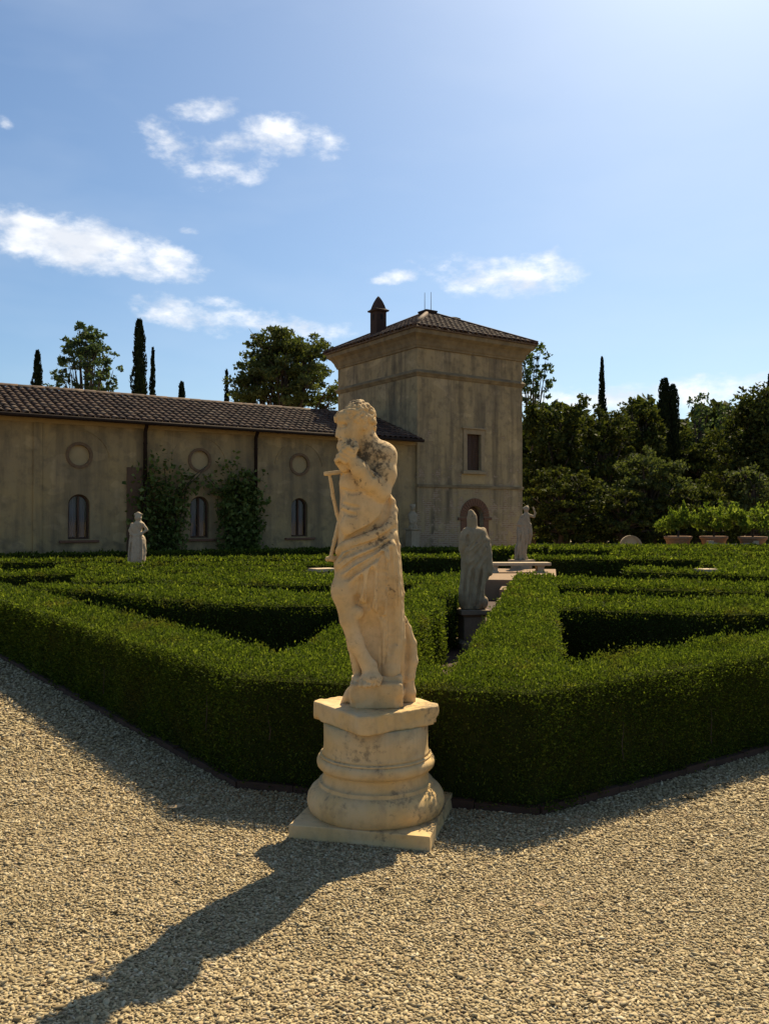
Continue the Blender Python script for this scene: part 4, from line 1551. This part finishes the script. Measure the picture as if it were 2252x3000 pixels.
    for x in cols:
        sep = -15.2 < x < -8.4
        for r in range(rows):
            y, z = ye + ct * step * r - st * .018, ze + st * step * r + ct * .018
            jx, jr = rng.uniform(-.012, .012), rng.uniform(-.02, .02)
            if sep and count < 300:
                o = link('roof_tile', tile_me, None, roof)
                o.location = (x + jx, y, z + .004)
                o.rotation_euler = (sl - .035, 0, jr)
                count += 1
            else:
                c2, s2 = math.cos(sl - .035), math.sin(sl - .035)
                rest.add([(x + jx + a, y + b * c2 - c * s2, z + .004 + b * s2 + c * c2) for a, b, c in V], F)
    rest.make('roof_tile_field', M['roof_tile'], roof, smooth=True, kind='stuff')
    V, F = half_tile(.46, .13, .115, 6, .016)
    rid = poly_mesh('ridge_tile', V, F, True)
    rid.materials.append(M['roof_tile'])
    x = x1 - .05
    while x > -19.5:
        o = link('ridge_tile', rid, None, roof)
        o.location = (x, yr, zr + .03 + rng.uniform(-.006, .006))
        o.rotation_euler = (0, 0, R(90) + rng.uniform(-.02, .02))
        x -= .40
    return t


long_wing()


def tower():
    t = thing('stone_tower', 'square ochre tower with hipped roof, one shuttered window and arched door', 'tower', (P2[0], P2[1], 0), ROT)
    W, Dp, H = 5.25, 5.65, 8.0
    y0 = -.03
    dx, dr = 2.75, .43
    wx0, wx1, wz0, wz1 = 2.34, 3.06, 3.5, 4.93
    mb = MB()
    holed_wall(mb, rect(0, W, -.05, H), [arch(dx, -.02, 1.72, dr), rect(wx0, wx1, wz0, wz1)], y0, .3)
    mb.add([(0, y0, -.05), (0, Dp, -.05), (0, Dp, H), (0, y0, H)], [(0, 3, 2, 1)])
    mb.add([(W, y0, -.05), (W, Dp, -.05), (W, Dp, H), (W, y0, H)], [(0, 1, 2, 3)])
    mb.add([(0, Dp, -.05), (W, Dp, -.05), (W, Dp, H), (0, Dp, H)], [(0, 3, 2, 1)])
    mb.make('wall', M['tower_stucco'], t)
    # cornice sweeping out to the eaves
    MB().rectloft(0, W, y0, Dp, [(H - .02, .0), (H, .05), (H + .06, .06), (H + .1, .09), (H + .22, .13), (H + .36, .22), (H + .47, .36), (H + .5, .36), (H + .62, .37)]).make('cornice', M['cornice'], t)
    # string courses
    MB().rectloft(0, W, y0, Dp, [(6.93, .003), (6.97, .04), (7.02, .06), (7.06, .10), (7.10, .10), (7.14, .05), (7.2, .003)]).make('string_course', M['cornice'], t)
    MB().box(.0, W + .04, y0 - .055, y0 + .01, 2.82, 2.93).make('string_course', M['cornice'], t, bevel=.012)
    # hipped roof
    e = .44
    ze, apx = H + .68, (W / 2, Dp / 2, 10.16)
    c = [(-e, y0 - e, ze), (W + e, y0 - e, ze), (W + e, Dp + e, ze), (-e, Dp + e, ze)]
    V = c + [(a, b, z - .05) for a, b, z in c] + [apx]
    roof = MB().add(V, [(0, 1, 8), (1, 2, 8), (2, 3, 8), (3, 0, 8), (7, 6, 5, 4), (0, 4, 5, 1), (1, 5, 6, 2), (2, 6, 7, 3), (3, 7, 4, 0)]).make('roof', M['roof_tile'], t)
    # curved tiles on the four slopes
    f = MB()
    for a, b in ((0, 1), (1, 2), (2, 3), (3, 0)):
        A, B = Vector(c[a]), Vector(c[b])
        ex = (B - A).normalized()
        ln = (B - A).length
        mid = (A + B) / 2
        up = (Vector(apx) - mid)
        sl_len = up.length
        up.normalize()
        nn = ex.cross(up).normalized()
        k = int(ln / .24)
        for i in range(k):
            x = (i + .5) * ln / k
            run = sl_len * (1 - abs(x - ln / 2) / (ln / 2)) - .05
            y = -.05
            while y < run - .1:
                tl = min(.46, run - y)
                V, F = half_tile(tl, .118, .098, 4, .014)
                o = A + ex * (x + rng.uniform(-.012, .012)) + up * y + nn * (.012 + rng.uniform(0, .008))
                f.add([o + ex * p[0] + up * p[1] + nn * p[2] for p in V], F)
                y += .40
    f.make('roof_tile_field', M['roof_tile'], roof, smooth=True, kind='stuff')
    for p in c:
        P, Q = Vector(p), Vector(apx)
        MB().tube([P + Vector((0, 0, .05)), Q + Vector((0, 0, .06))], .085, 8).make('hip_ridge', M['roof_tile'], roof, smooth=True)
    MB().rectloft(apx[0] - .16, apx[0] + .16, apx[1] - .16, apx[1] + .16, [(10.02, .1), (10.18, .12), (10.26, .14), (10.30, .02)]).make('apex_cap', M['metal_brown'], roof)
    # door: brick arch, imposts, recessed wooden door
    m = MB()
    n = 16
    for k in range(n):
        a0, a1 = math.pi * k / n, math.pi * (k + 1) / n
        q = [(dx + r_ * math.cos(a), 1.72 + r_ * math.sin(a)) for r_, a in ((.72, a0 + .012), (.72, a1 - .012), (.432, a1 - .02), (.432, a0 + .02))]
        V = [(p[0], y0 - .03, p[1]) for p in q] + [(p[0], y0 + .03, p[1]) for p in q]
        MB().add(V, [(0, 1, 2, 3), (0, 4, 5, 1), (1, 5, 6, 2), (2, 6, 7, 3), (3, 7, 4, 0)]).make('arch_brick', M['brick_red'], t)
    for sx in (-1, 1):
        xa, xb = sorted((dx + sx * .435, dx + sx * .84))
        MB().box(xa, xb, y0 - .06, y0 + .02, 1.60, 1.70).make('impost', M['brick_red'], t, bevel=.01)
        xa, xb = sorted((dx + sx * .435, dx + sx * .70))
        MB().box(xa, xb, y0 - .025, y0 + .02, 0, 1.595).make('door_jamb', M['brick_red'], t, bevel=.008)
    m = MB()
    plate(m, arch(dx, 0, 1.72, .44), y0 + .26)
    d = m.make('door', M['wood_dark'], t)
    for i in range(5):
        xa = dx - .42 + i * .17
        zt = 1.70 + math.sqrt(max(0, .40 ** 2 - (xa + .08 - dx) ** 2))
        MB().box(xa + .004, xa + .162, y0 + .225, y0 + .255, .02, zt).make('door_plank', M['wood_dark'], d)
    # window: stone surround, sill, closed shutters
    m = MB()
    ring(m, rect(wx0 - .16, wx1 + .16, wz0 - .02, wz1 + .17), rect(wx0 + .01, wx1 - .01, wz0 + .02, wz1 - .01), y0 - .045, y0 + .05)
    w = m.make('window_surround', M['frame_stone'], t)
    MB().box(wx0 - .24, wx1 + .24, y0 - .12, y0 + .02, wz0 - .13, wz0 - .025).make('sill', M['frame_stone'], w, bevel=.01)
    MB().box(wx0 - .24, wx1 + .24, y0 - .10, y0 + .02, wz1 + .175, wz1 + .24).make('lintel_moulding', M['frame_stone'], w, bevel=.01)
    for sx in (0, 1):
        xa = wx0 + .012 + sx * .355
        sh = MB().box(xa, xa + .34, y0 + .12, y0 + .16, wz0 + .02, wz1 - .012).make('shutter', M['wood_dark'], t)
        for j in range(16):
            z = wz0 + .08 + j * .083
            V = [(xa + .04, y0 + .100, z), (xa + .30, y0 + .100, z), (xa + .30, y0 + .118, z + .06), (xa + .04, y0 + .118, z + .06)]
            MB().add(V, [(0, 1, 2, 3)]).make('slat', M['wood_dark'], sh)
    # brick patch below the sill
    MB().box(wx0 - .25, wx1 + .2, y0 - .012, y0 + .02, wz0 - .5, wz0 - .135).make('plaster_patch', M['infill'], t)
    return t


tower()


def wpt(x, y, z=0):
    """tower-local -> world"""
    q = P2 + U * x + Vv * y
    return (float(q[0]), float(q[1]), z)


def chimney():
    p = wpt(.62, 3.5)
    t = thing('chimney', 'brick chimney darkened to a silhouette, with pointed obelisk cap on the tower roof', 'chimney', (p[0], p[1], 9.05), ROT)
    a = .24
    MB().rectloft(-a, a, -a, a, [(0, 0), (1.02, 0)]).make('shaft', M['silhouette_brick'], t, bevel=.01)
    MB().rectloft(-a, a, -a, a, [(1.021, .0), (1.05, .07), (1.11, .085), (1.14, .02), (1.18, -.02)]).make('collar', M['silhouette_brick'], t)
    MB().rectloft(-a, a, -a, a, [(1.181, -.02), (1.30, -.05), (1.45, -.10), (1.56, -.15), (1.64, -.19), (1.69, -.225)]).make('obelisk_cap', M['silhouette_brick'], t)
    for k, (x, y) in enumerate(((0, -a - .004), (-a - .004, 0))):
        m = MB()
        (m.box(-.06, .06, y - .004, y + .003, .7, .92) if k == 0 else m.box(x - .004, x + .003, -.06, .06, .7, .92))
        m.make('smoke_vent', M['dark_room'], t)


chimney()
p = wpt(3.75, 2.6)
t = thing('round_chimney_pot', 'flat round chimney pot beside the tower roof apex', 'chimney pot', (p[0], p[1], 9.62), ROT)
MB().lathe([(.2, 0), (.2, .33), (.19, .34)], 20).make('pot', M['silhouette_brick'], t, smooth=True)
MB().lathe([(.33, .345), (.36, .37), (.36, .42), (.26, .46)], 24).make('cap', M['metal_brown'], t)
for (x, y, z, hh, lab) in ((2.42, 2.75, 10.2, .8, 'thin bare aerial rod standing on the tower apex cap'), (2.82, 2.85, 10.2, .9, 'taller thin aerial rod on the tower apex cap')):
    p = wpt(x, y)
    MBo = MB().tube([(0, 0, 0), (0, 0, hh)], [.016, .010], 6).make('aerial_rod', M['metal_grey'], None)
    MBo.location = (p[0], p[1], z)
    MBo['label'] = lab
    MBo['category'] = 'aerial'
p = wpt(4.6, 4.0)
t = thing('roof_aerial', 'thin comb-like television aerial above the far tower slope', 'aerial', (p[0], p[1], 9.0), ROT)
MB().tube([(0, 0, 0), (0, 0, 1.2)], .014, 6).make('mast', M['metal_grey'], t)
MB().tube([(-.6, 0, 1.02), (.6, 0, .90)], .010, 6).make('boom', M['metal_grey'], t)
for i in range(7):
    MB().tube([(-.55 + i * .18, 0, .72), (-.55 + i * .18, 0, 1.25 - i * .02)], .006, 5).make('element', M['metal_grey'], t)

# ------------------------------------------------------------------ steps, bench, stones in the parterre
def stone_steps():
    a = R(-11)
    t = thing('stone_steps', 'sunlit stone platform with two steps at the end of the path', 'steps', (2.62, 14.6, 0), a)
    MB().box(-1.15, .30, 2.2, 6.2, -.02, .405).make('platform', M['paving'], t, bevel=.015)
    MB().box(-.75, .75, 1.25, 2.19, -.02, .285).make('step', M['paving'], t, bevel=.015)
    MB().box(-.75, .75, .5, 1.24, -.02, .145).make('step', M['paving'], t, bevel=.015)


stone_steps()


def stone_bench():
    t = thing('stone_bench', 'low pale stone bench on the platform behind the cloaked statue', 'bench', (3.06, 19.3, .405), R(2))
    MB().box(-.86, .64, -.19, .19, .155, .225).make('seat', M['pale_stone'], t, bevel=.012)
    for x in (-.62, .42):
        MB().rectloft(x - .07, x + .07, -.14, .14, [(0, .02), (.03, .02), (.05, 0), (.12, 0), (.154, .02)]).make('leg', M['pale_stone'], t)


stone_bench()


def pale_block(label, loc, w, d, hgt, rz):
    t = thing('stone_block', label, 'stone block', loc, rz)
    MB().rectloft(-w / 2 + .04, w / 2 - .04, -d / 2 + .04, d / 2 - .04, [(-.01, .0), (hgt - .07, .0)]).make('stem', M['pale_stone'], t)
    MB().rectloft(-w / 2 + .04, w / 2 - .04, -d / 2 + .04, d / 2 - .04, [(hgt - .0695, .01), (hgt - .05, .04), (hgt, .04)]).make('cap', M['pale_stone'], t)


pale_block('small white stone block poking above the hedges on the citrus side', (5.75, 15.4, 0), .30, .30, .70, R(20))
pale_block('white stone block just behind the crutch of the bearded statue', (-1.08, 15.2, 0), .42, .34, .72, R(34))


def round_stone():
    t = thing('round_top_stone', 'grey half-round stone tablet standing under the dark trees', 'stone tablet', (9.6, 33.6, 0), R(-8))
    n = 18
    o = [(-.42, 0), (.42, 0), (.42, .58)] + [(.42 * math.cos(math.pi * k / n), .58 + .42 * math.sin(math.pi * k / n)) for k in range(1, n)] + [(-.42, .58)]
    i = [(p[0] * .78, .1 + p[1] * .86) for p in o]
    m = MB()
    ring(m, o, i, -.10, .10)
    m.add([(p[0], .10, p[1]) for p in o], [tuple(range(len(o) - 1, -1, -1))])
    m.make('rim', M['grey_stone'], t)
    m = MB()
    plate(m, i, -.05)
    m.make('panel', M['grey_stone'], t)


round_stone()


def curved_bench():
    t = thing('curved_bench', 'white sagging stone bench between the citrus pots', 'bench', (13.0, 32.2, 0), R(-8))
    V, F = [], []
    n = 16
    for k in range(n + 1):
        u = -1 + 2 * k / n
        z = .70 + .10 * u * u
        for y, dz in ((-.2, 0), (.2, 0), (.2, -.07), (-.2, -.07)):
            V.append((u * .86, y, z + dz))
    for k in range(n):
        for q in range(4):
            F.append((k * 4 + q, k * 4 + 4 + q, k * 4 + 4 + (q + 1) % 4, k * 4 + (q + 1) % 4))
    F += [(0, 1, 2, 3), (n * 4 + 3, n * 4 + 2, n * 4 + 1, n * 4)]
    MB().add(V, F).make('seat', M['pale_stone'], t)
    for x in (-.8, .8):
        MB().rectloft(x - .08, x + .08, -.2, .2, [(0, .02), (.05, 0), (.60, 0), (.70, .01), (.82, .01)]).make('bench_end', M['pale_stone'], t)


curved_bench()

# ------------------------------------------------------------------ plants
def in_ball(n, c, r, shell=.55):
    d = rng.normal(0, 1, (n, 3))
    d /= np.linalg.norm(d, axis=1)[:, None]
    q = (shell + (1 - shell) * rng.random(n)) ** 1.0
    return np.array(c) + d * q[:, None] * np.array(r), d


def limb_tree(name, label, base, hgt, clumps, leaf, mat, trunk_r=.22, per=260, group=None, fork=.45, shell=.35, cat='tree'):
    """trunk and limbs that reach into leaf clumps; clumps = (x, y, z, rx, ry, rz) about the base"""
    t = thing(name, label, cat, (base[0], base[1], 0), 0, group)
    mb = MB()
    zt = hgt * fork
    mb.tube([(0, 0, -.1), (.05 * trunk_r, 0, zt * .5), (0, .1 * trunk_r, zt), (.3 * trunk_r, 0, hgt * .8)], [trunk_r * 1.25, trunk_r, trunk_r * .8, trunk_r * .18], 9)
    for (x, y, z, rx, ry, rz) in clumps:
        s0 = min(zt * rng.uniform(.75, 1.1), z * .85)
        m = (x * .5 + rng.uniform(-.1, .1), y * .5, s0 + (z - s0) * .45)
        mb.tube([(0, 0, s0), m, (x, y, z)], [trunk_r * .42, trunk_r * .28, trunk_r * .08], 6)
        for k in range(3):
            e = np.clip(rng.normal(0, .5, 3), -.7, .5) * (rx, ry, rz)
            mb.tube([(x * .8, y * .8, s0 + (z - s0) * .8), (x + e[0], y + e[1], z + e[2])], [trunk_r * .12, trunk_r * .03], 4)
    mb.make('trunk', M['bark'], t, smooth=True)
    P, N = [], []
    for (x, y, z, rx, ry, rz) in clumps:
        n = int(per * (rx * ry * rz) ** (2 / 3) / (leaf * leaf) * .06) + 20
        # sub-clumps give an uneven outline with gaps
        k = max(5, int(9 * (rx * rz) ** .5))
        cs, dn = in_ball(k, (x, y, z), (rx, ry, rz), .45)
        for c_, d_ in zip(cs, dn):
            f = rng.uniform(.25, .52)
            p, d = in_ball(max(8, n // k), c_, (rx * f, ry * f, rz * f * .8), shell)
            P.append(p)
            N.append(d * .6 + np.array([0, 0, .2]))
    P, N = np.concatenate(P), np.concatenate(N)
    V, F = leaf_quads(P, N, leaf, up=.0, spread=.9, aspect=.62)
    link('crown', fast_mesh('crown', V, F), mat, t, kind='stuff')
    return t


def cypress(label, base, hgt, rad, blunt=.25, tops=None, group='dark cypresses on the skyline', z0=.5):
    t = thing('cypress_tree', label, 'tree', (base[0], base[1], 0), 0, group)
    MB().tube([(0, 0, -.1), (0, 0, hgt * .6)], [rad * .22, rad * .1], 8).make('trunk', M['bark'], t, smooth=True)
    P, N, S_ = [], [], []
    core = MB()
    for (ox, top, rr) in (tops or [(0, hgt, rad)]):
        n = int(4200 * top * rr / 12 / .5)
        z = z0 + (top - z0) * rng.random(n) ** .9
        u = (z - z0) / (top - z0)
        prof = np.clip(np.minimum(1, (u / .12 + .3)) * np.clip((1 - u) / (1 - blunt * .0 - .35), 0, 1) ** (.75 - blunt), 0, 1)
        prof = np.where(u < .35, np.minimum(1, u / .1 + .5), np.clip((1 - u) / .65, 0, 1) ** (.8 - blunt))
        a = rng.uniform(0, 2 * math.pi, n)
        lump = 1 + .16 * np.sin(a * 3 + z * 1.7) + .12 * np.sin(a * 5 - z * 2.9) + .1 * np.sin(z * 4.3 + a)
        r_ = rr * prof * lump * rng.uniform(.72, 1.04, n) + .02
        P.append(np.stack([ox * np.clip(u * 1.4, 0, 1) + r_ * np.cos(a), r_ * np.sin(a), z], 1))
        N.append(np.stack([np.cos(a) * .4, np.sin(a) * .4, np.full(n, 1.0)], 1))
        zz = np.linspace(z0, top * .97, 14)
        pr = [(max(.01, rr * .72 * (min(1, q / .1 + .5) if q < .35 else max(0, (1 - q) / .65) ** (.8 - blunt))), zc, q) for zc, q in zip(zz, (zz - z0) / (top - z0))]
        V, F = [], []
        for r0, zc, q in pr:
            for k in range(10):
                V.append((ox * min(1, q * 1.4) + r0 * math.cos(k * .628), r0 * math.sin(k * .628), zc))
        for i in range(len(pr) - 1):
            for k in range(10):
                F.append((i * 10 + k, i * 10 + (k + 1) % 10, i * 10 + 10 + (k + 1) % 10, i * 10 + 10 + k))
        core.add(V, F)
    core.make('inner_twigs', M['twig_core'], t, smooth=True)
    V, F = leaf_quads(np.concatenate(P), np.concatenate(N), .20, up=.6, spread=.35, aspect=.4)
    link('crown', fast_mesh('crown', V, F), M['cypress_leaf'], t, kind='stuff')


def at(px, D):
    """ground position in the direction of a photo column (1660-px wide view) at depth D"""
    return ((px - 830) * D / 1858, D)


def zat(py, D):
    return EYE + (1126 - py) / 1858 * D


# cypresses
for lab, px, top, hw, D, bl in (
        ('cypress rising beside the airy tree behind the long roof', 80, 758, 18, 52, .3),
        ('tallest broad cypress behind the long roof', 300, 690, 20, 50, .42),
        ('slim cypress leaning close to the tallest cypress', 329, 752, 9, 53, .2),
        ('short stubby cypress tip just above the long roof', 392, 826, 14, 50, .35),
        ('thin cypress at the flank of the big round tree', 489, 800, 9, 52, .2),
        ('slender spire cypress above the evergreen bank', 1300, 772, 13, 58, .1),
        ('cypress at the outer end of the evergreen bank', 1662, 808, 14, 56, .2)):
    cypress(lab, at(px, D), zat(top, D), hw * D / 1858, bl)
D = 54
cypress('blunt double-topped cypress above the evergreen bank', at(1443, D), zat(818, D), .6, .45, tops=[(-.22, zat(818, D), .62), (.30, zat(832, D), .52)])


def clump_list(n, rx, z0, z1, ry=None, f=(.28, .45), taper=.6, seed=0):
    r_ = random.Random(seed)
    ry = ry or rx
    out = []
    for i in range(n):
        u = (i + .5) / n
        z = z0 + (z1 - z0) * u
        w = (1 - taper * max(0, u - .35) / .65) * (1 if u > .15 else .8)
        a = i * 2.4 + r_.uniform(-.4, .4)
        k = r_.uniform(.35, .75) * w
        s = r_.uniform(*f)
        out.append((rx * k * math.cos(a), ry * k * math.sin(a), z, rx * s, ry * s, max(.3, (z1 - z0) * .16 * r_.uniform(.8, 1.2))))
    return out


def put_tree(name, label, px, top, hw, D, bottom, mat, leaf, n, per=260, taper=.6, group=None, seed=0, shell=.35, cat='tree', tr=.22, f=(.28, .45)):
    rx = hw * D / 1858
    zt, zb = zat(top, D), max(.3, zat(bottom, D))
    b = at(px, D)
    dz = (zt - zb) * .12
    limb_tree(name, label, b, zt, clump_list(n, rx, zb + dz, zt - dz, f=f, taper=taper, seed=seed), leaf, M[mat], tr, per, group, shell=shell, cat=cat)


put_tree('airy_tree', 'pale airy tree with open branches between cypresses behind the long roof', 185, 686, 88, 50, 880, 'airy_leaf', .20, 34, per=210, taper=.75, seed=1, shell=.2, tr=.16, f=(.2, .34))
put_tree('round_tree', 'big round dark tree with sky gaps beside the tower', 612, 700, 150, 47, 905, 'mid_leaf', .20, 46, per=300, taper=.45, seed=2, tr=.3, f=(.22, .36))
put_tree('feathery_tree', 'tall feathery tree peeping out behind the tower', 1150, 726, 52, 52, 900, 'airy_leaf', .22, 18, per=150, taper=.4, seed=3, shell=.2, tr=.15)
bank = 'evergreen trees banked behind the garden'
put_tree('evergreen_tree', 'dense dark evergreen right against the tower wall', 1205, 856, 105, 46, 1175, 'dark_leaf', .22, 40, per=330, taper=.35, group=bank, seed=4)
put_tree('evergreen_tree', 'rounded evergreen with yellow-green top under the spire cypress', 1300, 868, 85, 48, 1175, 'dark_leaf', .22, 34, per=330, taper=.4, group=bank, seed=5)
put_tree('evergreen_tree', 'bushy evergreen between the two cypresses of the bank', 1385, 842, 80, 51, 1175, 'dark_leaf', .22, 34, per=320, taper=.5, group=bank, seed=6)
put_tree('feathery_tree', 'wispy tree next to the double-topped cypress', 1508, 832, 50, 58, 1100, 'airy_leaf', .24, 16, per=140, taper=.6, seed=7, shell=.2)
put_tree('feathery_tree', 'wispy tree leaning toward the tallest dark mass of the bank', 1572, 832, 48, 58, 1100, 'airy_leaf', .24, 16, per=140, taper=.6, seed=8, shell=.2)
put_tree('evergreen_tree', 'broad evergreen behind the double-topped cypress', 1490, 925, 110, 56, 1180, 'dark_leaf', .24, 36, per=320, taper=.4, group=bank, seed=15)
put_tree('evergreen_tree', 'largest near-black evergreen at the outer end of the bank', 1640, 828, 120, 46, 1180, 'dark_leaf', .22, 44, per=330, taper=.6, group=bank, seed=9)
put_tree('shrub', 'grey-green loose shrub in front of the evergreen bank', 1405, 965, 120, 41, 1180, 'mid_leaf', .17, 34, per=240, taper=.55, seed=10, cat='shrub')
put_tree('shrub', 'silvery bush low before the largest evergreen', 1625, 995, 75, 39, 1180, 'mid_leaf', .16, 26, per=220, taper=.6, seed=11, cat='shrub')
put_tree('shrub', 'dark undergrowth bush between tower and half-round stone', 1215, 1010, 115, 40, 1180, 'dark_leaf', .17, 34, per=300, taper=.4, seed=12, cat='shrub')
put_tree('shrub', 'dark undergrowth bush behind the half-round stone', 1345, 1050, 90, 39, 1182, 'dark_leaf', .16, 26, per=300, taper=.4, seed=13, cat='shrub')
put_tree('shrub', 'dark undergrowth bush behind the citrus pots', 1500, 1050, 110, 40, 1182, 'dark_leaf', .16, 30, per=300, taper=.3, seed=14, cat='shrub')


# the wood that closes the view behind the banked trees
def woodland():
    n = 24000
    x = rng.uniform(7, 40, n)
    P = np.stack([x, rng.uniform(60, 66, n), rng.random(n) ** .8 * (9.0 + .9 * np.sin(x * 1.1) + .6 * np.sin(x * 2.7 + 1))], 1)
    V, F = leaf_quads(P, np.zeros_like(P), .75, up=.1, spread=1.0, aspect=.7)
    link('woodland', fast_mesh('woodland', V, F), M['dark_leaf'], None, kind='stuff', label='dark wood closing the view behind the banked evergreens', category='wood')


woodland()


# citrus in pots
def citrus(i, px, D, label, hw):
    b = at(px, D)
    t = thing('citrus_pot', 'terracotta pot of the ' + label, 'pot', (b[0], b[1], 0), 0, 'terracotta citrus pots')
    MB().lathe([(.30, 0), (.33, .05), (.40, .5), (.45, .80), (.47, .82), (.47, .85)], 28).make('pot_body', M['terracotta'], t, smooth=True)
    m = MB()
    m.lathe([(.47, .851), (.51, .87), (.525, .92), (.52, .97), (.47, .98), (.44, .95)], 28)
    m.make('pot_rim', M['terracotta'], t, smooth=True)
    MB().lathe([(.435, .90), (.43, .935), (.2, .955)], 20).make('soil', M['soil'], t)
    c = thing('citrus_tree', label, 'tree', (b[0], b[1], .93), 0, 'potted citrus trees')
    mb = MB()
    mb.tube([(0, 0, -.03), (.02, 0, .25), (0, .02, .5)], [.04, .035, .03], 7)
    rx = hw * D / 1858
    P, N = [], []
    r_ = random.Random(i)
    for k in range(20):
        a, q = k * 2.4, r_.uniform(.15, .85)
        x, y, z = rx * q * math.cos(a), rx * q * .8 * math.sin(a), r_.uniform(.38, .98)
        mb.tube([(0, 0, .35), (x * .6, y * .6, z * .85), (x, y, z)], [.02, .014, .006], 5)
        p, d = in_ball(95, (x, y, z), (.26, .24, .22), .3)
        P.append(p)
        N.append(d * .5 + np.array([0, 0, .5]))
        if k % 2 == 0:
            p, d = in_ball(26, (x, y, z + .28), (.09, .09, .22), .1)
            P.append(p)
            N.append(d * .3 + np.array([0, 0, 1.0]))
    mb.make('trunk', M['bark'], c, smooth=True)
    V, F = leaf_quads(np.concatenate(P), np.concatenate(N), .13, up=.3, spread=.7, aspect=.5)
    link('crown', fast_mesh('crown', V, F), M['citrus_leaf'], c, kind='stuff')


citrus(1, 1463, 33.2, 'bright citrus bush next to the half-round stone', 50)
citrus(2, 1540, 33.2, 'bright citrus bush standing behind the sagging bench', 52)
citrus(3, 1624, 32.4, 'bright citrus bush farthest from the half-round stone', 62)


# climber round the middle window
def vine():
    t = thing('climbing_vine', 'dark leafy climber framing the middle window of the long wing', 'vine', (P2[0], P2[1], 0), ROT)
    mb = MB()
    P = []
    r_ = random.Random(21)
    for k in range(34):
        x0 = r_.choice((-10.1, -9.6, -7.5, -7.2, -6.9)) + r_.uniform(-.1, .1)
        x, z = x0, .0
        pts = [(x, -.03, z)]
        lean = r_.uniform(-.10, .10)
        zt = r_.uniform(1.7, 3.25)
        while z < zt:
            z += .3
            x += lean + r_.uniform(-.12, .12)
            if z > 2.5:
                x += .16 * (1 if x0 < -8.4 else -1)
            if abs(x + 8.42) < .55 and z < 2.5:
                x = -8.42 + (.55 if x > -8.42 else -.55)
            x = min(max(x, -10.25), -6.75)
            pts.append((x, -.05 - r_.uniform(0, .1), z))
        mb.tube(pts, [.022] + [.014] * (len(pts) - 2) + [.005], 5)
        for (a, b, c) in pts[1:]:
            n = 17
            q = np.stack([rng.normal(a, .27, n), -.04 - np.abs(rng.normal(0, .15, n)), rng.normal(c, .24, n)], 1)
            P.append(q)
    mb.make('stem', M['bark'], t, smooth=True)
    P = np.concatenate(P)
    P = P[(P[:, 2] > .05) & ~((np.abs(P[:, 0] + 8.42) < .44) & (P[:, 2] < 2.38)) & ~((np.abs(P[:, 0] + 8.42) < .42) & (P[:, 2] > 3.05))]
    N = np.broadcast_to(np.array([0, -1.0, -.1]), P.shape)
    V, F = leaf_quads(P, N, .15, up=-.15, spread=.7, aspect=.75)
    link('foliage', fast_mesh('foliage', V, F), M['vine_leaf'], t, kind='stuff')


vine()

# a few dry leaves lying on the gravel
def dry_leaf(label, x, y, rz, ln, group=None):
    V, F = [], []
    n = 6
    for k in range(n + 1):
        u = k / n
        w = ln * .18 * math.sin(math.pi * min(1, u * .95 + .03)) ** .8
        cz = .014 + .05 * ln * 4 * (u - .5) ** 2 * ln
        for s_ in (-1, 0, 1):
            V.append((ln * (u - .5), w * s_, cz + (.006 if s_ else 0)))
    for k in range(n):
        for j in range(2):
            F.append((k * 3 + j, k * 3 + 3 + j, k * 3 + 4 + j, k * 3 + 1 + j))
    o = link('dry_leaf', poly_mesh('dry_leaf', V, F, True), M['dry_leaf'], None, label=label, category='leaf')
    o.location = (x, y, .006)
    o.rotation_euler = (.1, .05, rz)
    if group:
        o['group'] = group


dry_leaf('pale dry leaf lying at the hedge shadow edge on the gravel', -1.12, 4.62, .5, .11)
dry_leaf('small tan dry leaf lying on the sunlit gravel past the plinth', .62, 3.45, -.6, .06)
